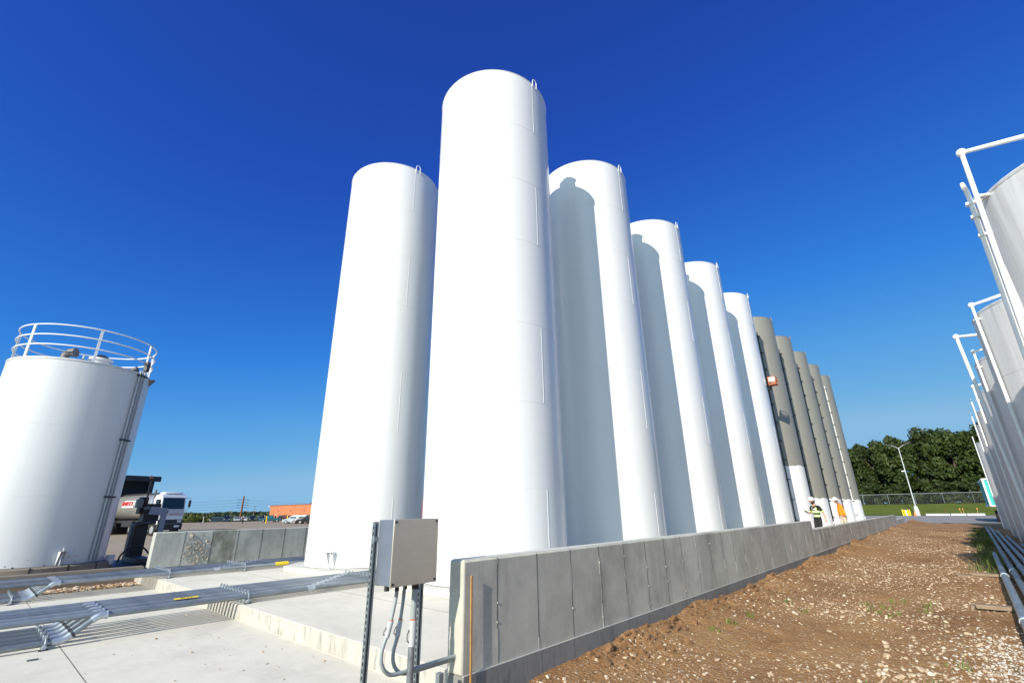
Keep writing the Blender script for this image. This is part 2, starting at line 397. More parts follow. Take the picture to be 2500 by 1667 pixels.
# upper slab, lower slab
m = MB(); m.box((-9.96, (3.35+53)/2, -.2), (12.88, 53-3.35, .4)); struct(m.build('upper_slab', M_SLAB, bevel=.012))
m = MB(); m.box((-9.96, 3.3465, -.105), (12.86, .006, .20)); struct(m.build('slab_step_face', M_STEP))
m = MB(); m.box((-9.35, -4.33, -.31), (11.7, 15.35, .2)); struct(m.build('lower_slab', M_SLAB, bevel=.01))
m = MB()
m.box((-9.9, 5.06, .0005), (12.6, .007, .003)); m.box((-9.9, 9.9, .0005), (12.6, .007, .003))
for k in range(8): m.box((-9.9, 14.6+4.6*k, .0005), (12.6, .007, .003))
m.box((-9.3, 1.243, -.2095), (11.6, .008, .003)); m.box((-9.3, -3.2, -.2095), (11.6, .008, .003))
struct(m.build('slab_joints', plain('dark_slab_joint', (.16,.13,.10), .95), smooth=0))  # slab joints drawn as dark brown strips
# far road, bank
grid('road', np.linspace(-70, 90, 20), np.linspace(60.4, 101.2, 8), lambda x, y: -.235+.0*x, M_ASPH)
grid('grass_bank', np.linspace(-120, 140, 60), np.concatenate([np.linspace(101.2, 118, 16), np.linspace(122, 260, 14)]),
     lambda x, y: -.26+1.68*np.clip((y-101.2)/14, 0, 1)**1.1+.12*fbm(x*.2, y*.3)+.4*np.clip((y-118)/60, 0, 1), M_GRASS)
# dirt track between the wall and the right hand tanks
def dirt_z(x, y):
    w = np.exp(-np.clip(x+3.5, 0, 9)/.55)
    base = -.27+.15*fbm(x*.45, y*.45, 4, 3)-.075
    rise = w*np.interp(y, [3, 4.7, 7, 13, 26, 60], [.03, .10, .155, .15, .24, .33])
    mound = w*.24*np.clip(fbm(x*1.3+9, y*.9, 4, 8)-.42, 0, 1)*np.interp(y, [4, 6, 30], [.3, 1.7, 1.4])
    rut = -.04*np.exp(-((x+1.0+.25*np.sin(y*.12))/.28)**2)-.035*np.exp(-((x+2.2)/.22)**2)
    return base+rise+mound+rut+.035*fbm(x*4, y*4, 3, 5)+.015*fbm(x*14, y*14, 2, 6)
xs = np.concatenate([np.arange(-3.505, 1.3, .05), np.linspace(1.32, 9, 40)])
ys = np.concatenate([np.arange(-6, 3, .4), np.arange(3, 12, .05), np.arange(12, 24, .1), np.arange(24, 60.7, .3)])
grid('dirt_track', xs, ys, dirt_z, M_DIRT)
grid('gravel_strip', np.arange(-16.25, -15.15, .06), np.arange(-10, 3.4, .06), lambda x, y: -.235+.05*fbm(x*6, y*6, 3, 2), M_DIRT)

# stones (uncountable): small faceted lumps pressed into the dirt
def ico():
    bm = bmesh.new(); bmesh.ops.create_icosphere(bm, subdivisions=1, radius=1)
    v = np.array([p.co for p in bm.verts]); f = np.array([[q.index for q in fc.verts] for fc in bm.faces]); bm.free(); return v, f
IV, IF = ico()
def scatter(name, pts, sizes, mat, label, cat, zf, flat=.6, sink=.25):
    n = len(pts); V = []; F = []
    for i in range(n):
        s = sizes[i]; a = RNG.uniform(0, 2*PI); d = IV*(1+RNG.uniform(-.28, .28, (len(IV), 1)))
        d = d*np.array([s, s*RNG.uniform(.55, .95), s*flat*RNG.uniform(.6, 1.1)])
        ca, sa = math.cos(a), math.sin(a); tl = RNG.uniform(-.35, .35)
        x = d[:, 0]*ca-d[:, 1]*sa; y = d[:, 0]*sa+d[:, 1]*ca; z = d[:, 2]+x*tl
        z0 = zf[i]+s*flat*(1-2*sink)*.5
        V.append(np.stack([x+pts[i][0], y+pts[i][1], z+z0], -1)); F.append(IF+i*len(IV))
    V = np.concatenate(V); F = np.concatenate(F)
    me = bpy.data.meshes.new(name); me.from_pydata(V.tolist(), [], F.tolist()); me.materials.append(mat)
    o = bpy.data.objects.new(name, me); COL.objects.link(o); return stuff(o, label, cat)
P = []; Z = []; SZ = []
n = 38000
yy = 3.6+ (RNG.random(n)**1.7)*38; xx = -3.45+RNG.random(n)*(4.6+.02*yy); dens = fbm(xx*.7, yy*.5, 3, 21)
keep = RNG.random(n) < np.clip((dens-.28)*3.2, .12, 1); xx, yy = xx[keep], yy[keep]
ss = np.exp(RNG.normal(-4.65, .55, len(xx))); ss = np.clip(ss, .0045, .042)
ex = RNG.normal(-.9, .55, 260); ey = RNG.normal(6.9, .7, 260)
xx = np.concatenate([xx, ex]); yy = np.concatenate([yy, ey]); ss = np.concatenate([ss, np.clip(np.exp(RNG.normal(-4.05, .55, 260)), .008, .06)])
ok = (yy > 3.4) & (xx > -3.44); xx, yy, ss = xx[ok], yy[ok], ss[ok]
scatter('loose_stones', np.stack([xx, yy], -1), ss, M_STONE, 'pale angular stones scattered over the brown dirt track', 'stones', dirt_z(xx, yy))
n = 3200; xx = RNG.normal(.32, .36, n); yy = RNG.normal(7.6, 1.0, n); ok = xx > -.55; xx, yy = xx[ok], yy[ok]
scatter('white_gravel', np.stack([xx, yy], -1), np.clip(np.exp(RNG.normal(-4.5, .4, len(xx))), .005, .026), M_GRAVEL, 'patch of whitish gravel at the right edge of the dirt track', 'gravel', dirt_z(xx, yy))
n = 1500; xx = RNG.uniform(-16.2, -15.2, n); yy = RNG.uniform(-3, 3.3, n)
scatter('brown_gravel', np.stack([xx, yy], -1), np.clip(np.exp(RNG.normal(-3.6, .4, n)), .01, .06), M_STONE, 'brown gravel filling the strip between low kerb and pale slab', 'gravel', np.full(n, -.22))
n = 70; a = RNG.random(n)*2*PI; xx = -7+RNG.normal(0, 1.9, n); yy = 2.6+RNG.normal(0, .7, n); ok = (yy < 3.2) & (xx < -4)
scatter('slab_debris', np.stack([xx[ok], yy[ok]], -1), np.clip(np.exp(RNG.normal(-4.6, .5, ok.sum())), .005, .022), M_STONE, 'crumbs of dirt lying on the lower concrete slab', 'debris', np.full(ok.sum(), -.207))
# clods heaped against the wall
n = 900; yy = 5+RNG.random(n)**1.4*22; xx = -3.45+np.abs(RNG.normal(0, .22, n))
scatter('dirt_clods', np.stack([xx, yy], -1), np.clip(np.exp(RNG.normal(-3.7, .5, n)), .012, .075), plain('dirt_clod', (.19,.10,.045), .95, var=.4, scale=9, bump=.6), 'brown clods of earth heaped along the foot of the concrete wall', 'earth clods', dirt_z(xx, yy), .8)
# weeds
def blades(name, spots, mat, label, per=16, h=(.025,.09)):
    V = []; F = []
    for (x, y, r) in spots:
        for k in range(per):
            a = RNG.uniform(0, 2*PI); q = r*math.sqrt(RNG.random()); bx, by = x+q*math.cos(a), y+q*math.sin(a)
            bz = float(dirt_z(np.array([bx]), np.array([by]))[0]); hh = RNG.uniform(*h); b = RNG.uniform(0, 2*PI); w = RNG.uniform(.004, .010)
            lx, ly = math.cos(b)*hh*RNG.uniform(.2, .9), math.sin(b)*hh*RNG.uniform(.2, .9); px, py = -math.sin(b)*w, math.cos(b)*w
            o = len(V)
            V += [(bx-px, by-py, bz-.01), (bx+px, by+py, bz-.01), (bx+lx*.45+px*.8, by+ly*.45+py*.8, bz+hh*.7), (bx+lx*.45-px*.8, by+ly*.45-py*.8, bz+hh*.7), (bx+lx, by+ly, bz+hh)]
            F += [(o, o+1, o+2, o+3), (o+3, o+2, o+4)]
    me = bpy.data.meshes.new(name); me.from_pydata(V, [], F); me.materials.append(mat)
    o = bpy.data.objects.new(name, me); COL.objects.link(o); return stuff(o, label, 'weeds')
sp = [(RNG.normal(-1.3, .35), RNG.normal(11.0, .35), .13) for _ in range(7)]+[(RNG.normal(-.25, .2), RNG.normal(5.9, .3), .14) for _ in range(12)]
sp += [(RNG.normal(.1, .25), RNG.normal(7.0, .8), .12) for _ in range(10)]+[(RNG.normal(-1.0, .3), RNG.normal(6.0, .3), .1) for _ in range(8)]
sp += [(RNG.normal(-2.3, .6), RNG.normal(9.5, 2), .08) for _ in range(6)]
blades('weeds', sp, M_WEED, 'sparse green weeds sprouting in the stony dirt')
sp = [(.05+.0148*y+RNG.normal(-.02, .16), y, .2) for y in RNG.uniform(17, 46, 75)]
blades('tall_weeds', sp, M_WEED, 'ragged dark weeds growing beside the stacked ground pipes', 30, (.08, .30))

# ------------------------------------------------------------------ concrete walls
# front bund wall: steps down twice
fw = thing('concrete_wall', 'long grey form-cast concrete wall with a dirt-banked foot, in front of the tall tanks', 'wall', (-3.6, 3.19, 0))
def wall_part(y0, y1, top):
    m = MB(); m.box((0, (y0+y1)/2-3.19, (top+.045)/2), (.2, y1-y0, top-.045)); return m
o = wall_part(3.19, 17.62, .951).build('tall_section', M_WALL, fw, bevel=.018)
o2 = wall_part(17.622, 44.43, .707).build('low_section', M_WALL, fw, bevel=.018)
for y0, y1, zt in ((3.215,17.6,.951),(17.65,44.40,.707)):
    MB().box((0,(y0+y1)/2-3.19,zt+.002), (.165,y1-y0,.006)).build('sunlit_trowelled_top', M_PAD, fw)  # trowelled cream skin, with the top's sunlit brightness put into its colour
o3 = wall_part(44.432, 50.4, .40).build('end_section', M_WALL, fw, bevel=.018)
m = MB(); m.box((.007, (50.4-3.19)/2, -.2125), (.214, 50.4-3.19-.004, .515)); m.build('footing', M_FOOT, fw, bevel=.012)
m = MB(); m.box((.108, (50.4-3.19)/2, .049), (.016, 50.4-3.19-.01, .010)); m.build('ledge_lip', M_PAD, fw)
m = MB(); yj = 3.19+.44; j = 0                     # seam fins between panels and broken tie ends
while yj < 44.3:
    top = .945 if yj < 17.5 else .70
    zc = .05; m.box((.1005, yj-3.19, (top+.05)/2), (.004, .0075, top-.05), 1)
    while zc < top-.02:
        L = min(top, zc+RNG.uniform(.08, .3))
        if RNG.random() < .45: m.box((.1+.002, yj-3.19+RNG.normal(0, .0015), (zc+L)/2), (RNG.uniform(.003, .007), RNG.uniform(.005, .009), L-zc))
        zc = L+RNG.uniform(0, .03)
    yj += .613; j += 1
m.build('panel_seams', [plain('seam_concrete', (.34,.33,.30), .9, var=.3, scale=30), plain('dark_joint', (.085,.08,.072), .95)], fw, smooth=0)
m = MB(); yj = 3.19+.44
while yj < 44.3:
    for zt in (.16, .36, .57, .76):
        if zt < (.9 if yj < 17.5 else .66) and RNG.random() < .4: m.box((.102, yj-3.19+RNG.normal(0, .004), zt+RNG.normal(0, .015)), (.014, .010, .018), rz=RNG.normal(0, .3))
    yj += .613
m.build('tie_ends', plain('bent_tie_steel', (.42,.40,.37), .6, .3, var=.3, scale=20), fw, smooth=0)
stk = MB(); stk.box((0, 0, .38), (.014, .017, .86), rx=R_(.6)); stk.box((0, 0, .815), (.016, .019, .02))
tag(stk.build('wood_stake', M_STAKE, None, (-3.478+.012, 3.262, 0)), 'thin orange-brown wooden stake standing upright against the near end of the wall', 'stake')

bw = thing('concrete_wall', 'grey back wall with one rough honeycombed panel, behind the far pipe rack', 'wall', (-16.3, 3.57, 0))
m = MB(); m.box((-.05, 24, .4), (.28, 48, 1.11)); m.build('wall_panel', M_BACKW, bw, bevel=.018)
m = MB()
for k in range(68): m.box((.0915, .02+.685*(k+1), .4), (.006, .014, 1.09))
m.build('panel_seams', plain('dark_seam', (.11,.105,.095), .95), bw, smooth=0)
n = 300; V = MB()                                  # honeycombed patch on the second panel
for i in range(n):
    y, z = RNG.normal(1.02, .19), RNG.normal(.42, .24)
    if not (.72 < y < 1.35 and -.1 < z < .86): continue
    s = float(np.clip(np.exp(RNG.normal(-4.2,.55)),.005,.05)); V.box((.092, y, z), (s*.9, s*1.6, s*1.3), rx=RNG.uniform(0, 3), rz=RNG.uniform(-.5, .5))
V.build('rough_patch', stone_mat('honeycomb_stone', [(0,(.17,.165,.15)),(.7,(.27,.245,.215)),(1,(.42,.35,.30))]), bw, smooth=0)

kb = MB(); kb.box((0, 0, 0), (.26, 15.6, .38)); tag(kb.build('kerb', M_KERB, None, (-16.38, -4.3, -.05), bevel=.03), 'low stained concrete kerb beside the big left tank', 'kerb')

# ------------------------------------------------------------------ tall tanks
SEAMS = [1.777, 3.43, 5.13, 7.15, 8.82, 10.48]
RT, ZB, ZT = 1.495, .13, 12.19
def shell_profile(R, zb, zt, seams, e=.006):
    return [(R, zb), (R, zt), (R-.02, zt+.004)]
def seam_rings(m, R, zt, seams, e=.0045):
    for z in seams: m.ring((0,0,z), R-.001, e, 96, 6)
    m.ring((0,0,zt-.012), R-.004, .014, 96, 6)
def vertical_seams(m, R, zb, zt, seams, ang):
    zs = [zb]+seams+[zt]
    for i in range(len(zs)-1):
        a = R_(ang) if i % 2 == 0 else R_(ang+180)
        c = ((R+.001)*math.cos(a), (R+.001)*math.sin(a), (zs[i]+zs[i+1])/2)
        m.box(c, (.008, .013, zs[i+1]-zs[i]-.03), rz=a)
def make_tank(mat, ang, label, loc, primer=False):
    t = thing('storage_tank', label, 'tank', loc, 0, 'tall cylindrical storage tanks in rows')
    m = MB(); m.lathe(shell_profile(RT, ZB, ZT, SEAMS), 96); seam_rings(m, RT, ZT, SEAMS); vertical_seams(m, RT, ZB, ZT, SEAMS, ang); m.build('shell', mat, t, smooth=30)
    m = MB(); m.lathe([(RT-.02, ZT+.004), (RT*.6, ZT+.06), (.25, ZT+.10), (.001, ZT+.105)], 64); m.build('roof', mat, t)
    m = MB(); m.lathe([(.27, ZT), (.27, ZT+.24), (.30, ZT+.25), (.30, ZT+.29), (.16, ZT+.40), (.001, ZT+.41)], 24, (.60, 1.10, 0)); m.build('roof_vent', mat, t)
    for a in (ang+3, ang+183):
        m = MB(); a = R_(a); r = RT+.02; q = [(r*math.cos(a+s*.05), r*math.sin(a+s*.05), ZT-.1+h) for s, h in ((-1,0),(-1,.17),(-.7,.24),(0,.27),(.7,.24),(1,.17),(1,0))]
        m.tube(q, .012, 8); m.build('lifting_lug', mat, t)
    for a in (-62, 28, 118, 208):                  # anchor chairs at the foot
        m = MB(); a = R_(a); ca, sa = math.cos(a), math.sin(a)
        for s in (-.09, .09):
            px, py = -sa*s, ca*s
            m.add([(RT*ca+px, RT*sa+py, ZB), (RT*ca+px, RT*sa+py, ZB+.36), ((RT+.13)*ca+px, (RT+.13)*sa+py, ZB+.36), ((RT+.04)*ca+px*.3, (RT+.04)*sa+py*.3, ZB)], [(0,1,2,3)])
        m.add([((RT+e)*ca-sa*s, (RT+e)*sa+ca*s, ZB+.365) for e, s in ((0,-.1),(.14,-.1),(.14,.1),(0,.1))], [(0,1,2,3)])
        m.tube([((RT+.07)*ca, (RT+.07)*sa, ZB-.05), ((RT+.07)*ca, (RT+.07)*sa, ZB+.44)], .014, 6)
        m.build('anchor_chair', mat, t, smooth=0)
    return t
def make_pad(loc, label):
    q = [(1.0,-1.72),(1.72,-1.0),(1.72,1.0),(1.0,1.72),(-1.0,1.72),(-1.72,1.0),(-1.72,-1.0),(-1.0,-1.72)]
    m = MB(); m.prism(q, 0, ZB-.012)
    for i in range(12):
        a = i*PI/6+.35; m.box((1.53*math.cos(a), 1.53*math.sin(a), ZB-.045), (.06, .05, .055), 1, rz=a)
    o = m.build('concrete_pad', [M_PAD, M_DARK], None, loc, bevel=.01); return tag(o, label, 'tank pad', 'concrete pads under the tall tanks')
names = ['nearest and tallest-looking glossy white tank, its foot behind the junction box',
         'white tank directly behind the nearest one, wearing its broad blue shadow', 'third white tank in the long row along the wall, shadow down its left side',
         'fourth white tank in the long row along the wall', 'last all-white tank, next to the grey-primed ones',
         'first grey-primed tank, with a high white painted foot', 'second grey-primed tank, behind the person in black',
         'third grey-primed tank, between the two walking people', 'fourth grey-primed tank, behind the person in orange', 'farthest grey-primed tank, at the end of the row by the trees']
short = ['nearest white tank','second tank of the wall row','third tank of the wall row','fourth tank of the wall row','last all-white tank','first grey tank','second grey tank','third grey tank','fourth grey tank','farthest grey tank']
ANG = [-3, -4, -4, -5, -3, -4, -4, -4, -4, -4]
for k in range(10):
    loc = (-7.3, 7.5+4.565*k, 0)
    make_tank(M_WHITE if k < 5 else (M_PRIMER_HI if k == 5 else M_PRIMER), ANG[k], names[k], loc)
    make_pad(loc, 'octagonal concrete pad under the '+short[k])
make_tank(M_WHITE, -8.5, 'white tank standing alone left of the nearest one, behind the far pipe rack', (-12.28, 7.55, 0))
make_pad((-12.28, 7.55, 0), 'octagonal concrete pad under the leftmost tall white tank')
# black risers on small clips along the grey tanks' shaded flanks
for k in range(5, 10):
    cy = 7.5+4.565*k; a = R_((-56,-53,-50,-47,-44)[k-5])
    t = thing('riser_pipe', 'thin black riser pipe on clips up the '+short[k], 'riser pipe', (-7.3+(RT+.05)*math.cos(a), cy+(RT+.05)*math.sin(a), 0), a, 'black risers up the grey tanks')
    MB().tube([(0,0,.2),(0,0,11.2)], .03, 8).build('pipe', M_DARK if k < 9 else M_TRIM, t)
    for q in range(11): MB().box((0, .03, .7+1.02*q), (.09, .17, .045)).build('clip', M_DARK, t)
# lift basket beside the first grey tank
t = thing('boom_lift', 'orange and white lift basket hanging beside the first grey tank, on a dark boom', 'boom lift', (-5.63, 26.6, 0))
m = MB(); m.box((0,0,7.35), (.34,.5,.06)); 
for sx in (-.16,.16):
    for sy in (-.24,.24): m.tube([(sx,sy,7.35),(sx,sy,7.72)], .025, 6)
for z in (7.55, 7.72): m.tube([(-.16,-.24,z),(.16,-.24,z),(.16,.24,z),(-.16,.24,z),(-.16,-.24,z)], .025, 6)
m.build('basket', plain('orange_lift_paint', (.5,.12,.03), .5), t)
m = MB(); m.box((.02,-.26,7.58), (.28,.03,.22)); m.build('side_panel', M_SIGNW, t)
m = MB(); m.tube([(-.2,.2,7.3),(-1.9,.35,5.5),(-6.4,.6,.6)], .09, 8); m.build('boom', M_DARK, t)
m = MB(); m.box((-6.9,.6,.45), (2.2,1.5,.7)); 
m.build('chassis', MATS['orange_lift_paint'], t, bevel=.05)
for sx in (-7.7,-6.1):
    for sy in (-.1,1.3):
        m = MB(); m.tube([(sx,sy-.12,.33),(sx,sy+.12,.33)], .33, 16); m.build('wheel', M_RUBBER, t)

# ------------------------------------------------------------------ big left tank with railing
LT = thing('storage_tank', 'squat white tank with a ring of railings on its roof, at the left edge', 'tank', (-20.9, 1.51, 0))
RL = 1.83; zt = 5.91
m = MB(); m.lathe(shell_profile(RL, .11, zt, []), 96); seam_rings(m, RL, zt, [1.95, 3.95], .006); m.build('shell', M_LEFT, LT, smooth=30)
m = MB(); m.lathe([(RL+.015, zt), (RL+.015, zt+.05), (RL-.02, zt+.055), (RL-.35, zt+.10), (.001, zt+.18)], 64); m.build('roof', M_LEFT, LT)
m = MB()
for i in range(42):
    a = R_(RNG.uniform(-80, 75)); z = .12+abs(RNG.normal(0, .16)); s = float(np.clip(np.exp(RNG.normal(-4.6,.6)),.004,.035))
    m.box((RL*math.cos(a), RL*math.sin(a), z), (.006, s*1.8, s), rz=a, rx=RNG.uniform(-.5, .5))
m.build('paint_chips', M_DARK, LT, smooth=0)
for nm, z in (('top_rail', 7.02), ('middle_rail', 6.69), ('knee_rail', 6.37)):
    m = MB(); m.ring((0,0,z), 1.80, .022, 72, 8); m.build(nm, M_TRIM, LT)
for a in (-56, .5, 55, 95, 180, -103):
    m = MB(); a = R_(a); ca, sa = math.cos(a), math.sin(a)
    m.box((1.80*ca, 1.80*sa, 6.44), (.012, .075, 1.17), rz=a); m.box((1.775*ca-.03*sa*0, 1.775*sa, 6.44), (.05, .012, 1.17), rz=a)
    m.build('rail_post', M_TRIM, LT, smooth=0)
m = MB(); m.lathe([(.24,zt+.1),(.24,zt+.30),(.33,zt+.30),(.33,zt+.36),(.001,zt+.37)], 24, (.95,.25,0)); m.lathe([(.18,zt+.37),(.20,zt+.44),(.1,zt+.5),(.001,zt+.5)], 20, (.95,.25,0), 1)
m.build('roof_hatch', [M_TRIM, M_DARK], LT)
m = MB(); m.tube([(.9,-.62,zt+.05),(.9,-.62,zt+.33),(.95,-.52,zt+.42),(1.05,-.40,zt+.43)], [.11,.11,.13,.15], 14); m.build('roof_vent', plain('vent_brown_grey', (.16,.15,.13), .6), LT)
m = MB(); m.tube([(.4,-.15,zt+.1),(.4,-.15,zt+.42)], .03, 8); m.lathe([(.16,zt+.12),(.16,zt+.2),(.001,zt+.2)], 16, (.4,-.15,0)); m.build('gauge_stub', M_DARK, LT)
m = MB(); m.tube([(.9,1.02,zt+.12),(1.05,1.25,zt+.22)], [.07,.10], 10); m.build('gooseneck', M_DARK, LT)
m = MB(); a = R_(49)
for s in (-.16,-.05,.06):
    q = a+s/RL; m.tube([((RL+.06)*math.cos(q),(RL+.06)*math.sin(q),.15),((RL+.06)*math.cos(q),(RL+.06)*math.sin(q),zt+.12)], .032, 8)
m.build('riser_pipes', plain('riser_grey', (.42,.44,.45), .45, .3), LT)
m = MB(); m.box(((RL+.09)*math.cos(a),(RL+.09)*math.sin(a),zt+.3), (.14,.14,.34), rz=a); m.build('junction_head', M_DARK, LT, bevel=.02)
m = MB()
for z in (1.95,3.7,zt-.05): m.box(((RL+.06)*math.cos(a-.03),(RL+.06)*math.sin(a-.03),z), (.12,.36,.05), rz=a)
m.build('pipe_clamps', M_DARK, LT)
m = MB(); q = R_(66); m.add([(RL*math.cos(q),RL*math.sin(q),zt-.03),((RL+.17)*math.cos(q),(RL+.17)*math.sin(q),zt-.01),((RL+.17)*math.cos(q+.1),(RL+.17)*math.sin(q+.1),zt-.01),(RL*math.cos(q+.1),RL*math.sin(q+.1),zt-.25)], [(0,1,2,3)]); m.build('ladder_bracket', plain('bracket_grey', (.2,.2,.2), .6), LT, smooth=0)
m = MB(); q = R_(18); ca, sa = math.cos(q), math.sin(q)                       # anchor chair, gusset pair
for s in (-.07,.07): m.add([(RL*ca-sa*s, RL*sa+ca*s, .11), (RL*ca-sa*s, RL*sa+ca*s, .47), ((RL+.15)*ca-sa*s, (RL+.15)*sa+ca*s, .47), ((RL+.03)*ca-sa*s, (RL+.03)*sa+ca*s, .11)], [(0,1,2,3)])
m.add([((RL+e)*ca-sa*s, (RL+e)*sa+ca*s, .475) for e, s in ((0,-.09),(.16,-.09),(.16,.09),(0,.09))], [(0,1,2,3)]); m.tube([((RL+.09)*ca,(RL+.09)*sa,.05),((RL+.09)*ca,(RL+.09)*sa,.57)], .014, 6)
m.tube([(RL*math.cos(q+.12),RL*math.sin(q+.12),.36),((RL+.1)*math.cos(q+.2),(RL+.1)*math.sin(q+.2),.40)], .02, 6)
m.build('anchor_chair', M_LEFT, LT, smooth=0)
m = MB(); m.lathe([(2.08,-.4),(2.08,.07),(2.0,.10),(1.2,.10)], 48)
for i in range(16): m.box((2.06*math.cos(i*.39),2.06*math.sin(i*.39),-.05), (.06,.035,.3), 1, rz=i*.39)
tag(m.build('ring_foundation', [M_KERB, M_DARK], None, (-20.9,1.51,0)), 'stained round concrete foundation under the railed left tank', 'foundation')

# ------------------------------------------------------------------ conduit racks on the slabs
RP = .037
def conduit(x, dips, label, group, y_end, jy):
    z = .105; t = thing('conduit', label, 'conduit', (x, 1.55, z), 0, group)
    m = MB()
    if dips:
        m.tube([(0, y_end-1.55, 0), (0, .06, 0), (0, .015, -.008)], RP, 12)
        m.tube([(0, -.01, -.02), (0, -.275, -.225)], RP, 12)
        m.tube([(0, -.31, -.241), (0, -.38, -.242), (0, -12, -.242)], RP, 12)
        m.build('pipe', M_GALV, t)
        m = MB(); m.tube([(0,.10,0),(0,.055,0),(0,.02,-.006),(0,-.01,-.022),(0,-.045,-.047)], RP+.010, 12); m.tube([(0,.112,0),(0,.098,0)], RP+.02, 12); m.build('elbow', M_ZINC, t)
        m = MB(); m.tube([(0,-.225,-.187),(0,-.26,-.214),(0,-.30,-.236),(0,-.35,-.242),(0,-.40,-.242)], RP+.010, 12); m.tube([(0,-.205,-.172),(0,-.222,-.185)], RP+.015, 12, 1); m.build('elbow', [M_ZINC, M_DARK], t)
    else:
        m.tube([(0, y_end-1.55, 0), (0, -12, 0)], RP, 12); m.build('pipe', M_GALV, t)
    for q in jy:
        m = MB(); m.tube([(0,q-.06-1.55,0),(0,q+.06-1.55,0)], RP+.008, 12); m.tube([(0,q-.064-1.55,0),(0,q-.045-1.55,0)], RP+.014, 12); m.tube([(0,q+.045-1.55,0),(0,q+.064-1.55,0)], RP+.014, 12); m.build('coupling', M_ZINC, t)
    return t
def rack(xf, who, yend, sup):
    for i in range(10):
        dips = i % 2 == 0
        jy = [4.55+.16*i] + ([-.4-.2*i] if not dips else [])
        lab = '%s galvanized conduit from the front in the %s rack, %s' % (ORD[i], who, 'bending down to the lower slab' if dips else 'running straight')
        conduit(xf-.142*i, dips, lab, who+' rack conduits', yend, jy)
    for j, (y, z, low) in enumerate(sup):
        w = 1.42; t = thing('pipe_support', '%s zinc channel support %s' % (('low' if low else ORD[j]), 'under the dipped conduits of the '+who+' rack' if low else 'from the slab step under the '+who+' rack'), 'pipe support', (xf-.64, y, z), 0, 'channel supports under the conduit racks')
        m = MB(); m.box((0,0,.028), (w,.042,.055)); m.build('channel', M_ZINC, t, bevel=.004)
        for i in range(10):
            if low and i % 2: continue
            x = .64-.142*i; zz = (.105-z) if not low else (-.137-z)
            m = MB(); m.tube([(x-.05,0,.05)]+[(x+.055*math.cos(a),0,zz+.055*math.sin(a)) for a in np.linspace(PI,0,7)]+[(x+.05,0,.05)], .007, 6)
            m.box((x,0,zz+.07), (.016,.03,.045)); m.tube([(x-.03,0,zz+.08),(x+.03,0,zz+.08)], .008, 6); m.build('pipe_clamp', M_ZINC, t, smooth=0)
        for sx in (-.7,.7):
            m = MB(); m.box((sx,0,.0), (.06,.09,.02)); m.build('foot_plate', M_DARK, t)
rack(-9.1, 'near', 30, [(3.47, .002, False), (5.95, .002, False), (8.6, .002, False), (1.08, -.208, True)])
rack(-14.13, 'far', 30, [(3.55, .002, False), (5.2, .002, False), (8.0, .002, False), (1.0, -.208, True)])
m = MB(); m.box((0,0,0), (.04,.33,.005), ry=R_(18))
for i in range(5): m.box((.002,-.08+.035*i+RNG.normal(0,.01),.003), (.012,.03,.0015), 1, ry=R_(18))
tag(m.build('warning_tape', [M_YEL, M_BLACK], None, (-9.37, 2.66, .158)), 'yellow marker strip lying on the near conduit rack', 'marker')
m = MB(); m.tube([(0,-.17,0),(0,.17,0)], RP+.010, 12); tag(m.build('pipe_sleeve', M_YEL, None, (-14.13, 6.15, .105)), 'yellow sleeve around the front conduit of the far rack, by the pad', 'pipe sleeve')
m = MB(); m.box((0,0,0), (.03,.1,.012)); tag(m.build('steel_plate', M_GALV, None, (-8.55,.95,-.2)), 'small steel scrap lying beside the low support of the near rack', 'scrap')

# ------------------------------------------------------------------ junction box on struts
jb = thing('junction_box', 'square stainless junction box with grey conduits, on two slotted posts by the wall end', 'electrical box', (-3.508, 2.405, .079)); jb.scale = (.943,)*3
m = MB(); m.box((-.1175, .2475, 1.05), (.229, .486, .53)); m.build('housing', M_BOXSIDE, jb, bevel=.006)
m = MB(); m.box((.004, .2475, 1.05), (.012, .497, .542)); m.build('front_plate', M_STAINLESS, jb, bevel=.003)
for y in (.022, .473):
    for z in (.803, 1.297):
        m = MB(); m.tube([(.009,y,z),(.015,y,z)], .011, 12); m.build('screw', M_BLACK, jb)
m = MB()
for y in (.043,.452):
    for z in (.822,1.278): m.tube([(.009,y,z),(.0125,y,z)], .005, 8)
m.build('rivets', M_ZINC, jb)
def strut(y, top, name='post'):
    m = MB(); m.box((-.275, y, (top-.31)/2), (.003, .041, top+.31)); m.box((-.2565, y-.019, (top-.31)/2), (.041,.003,top+.31)); m.box((-.2565, y+.019, (top-.31)/2), (.041,.003,top+.31))
    m.box((-.239, y-.014, (top-.31)/2), (.003,.013,top+.31)); m.box((-.239, y+.014, (top-.31)/2), (.003,.013,top+.31))
    z = -.25
    while z < top-.03:
        m.box((-.2565, y-.0215, z), (.013,.0026,.028), 1); m.box((-.2565, y+.0215, z), (.013,.0026,.028), 1); z += .05
    m.build(name, [plain('strut_zinc', (.27,.32,.34), .42, .6, var=.12), M_HOLE], jb, smooth=0)
strut(-.015, 1.30); strut(.525, 1.05)
m = MB(); m.box((-.254,.25,1.15), (.041,.58,.041)); m.build('cross_rail', MATS['strut_zinc'], jb, bevel=.003)
def pts(yz, x): return [(x, y-2.55, z) for y, z in yz]
def smooth_path(p, n=6):
    p = [Vector(q) for q in p]; o = []
    for i in range(len(p)-1):
        a = p[max(i-1,0)]; b = p[i]; c = p[i+1]; d = p[min(i+2,len(p)-1)]
        for k in range(n):
            t = k/n; o.append(.5*((2*b)+(c-a)*t+(2*a-5*b+4*c-d)*t*t+(3*b-a-3*c+d)*t**3))
    return o+[p[-1]]
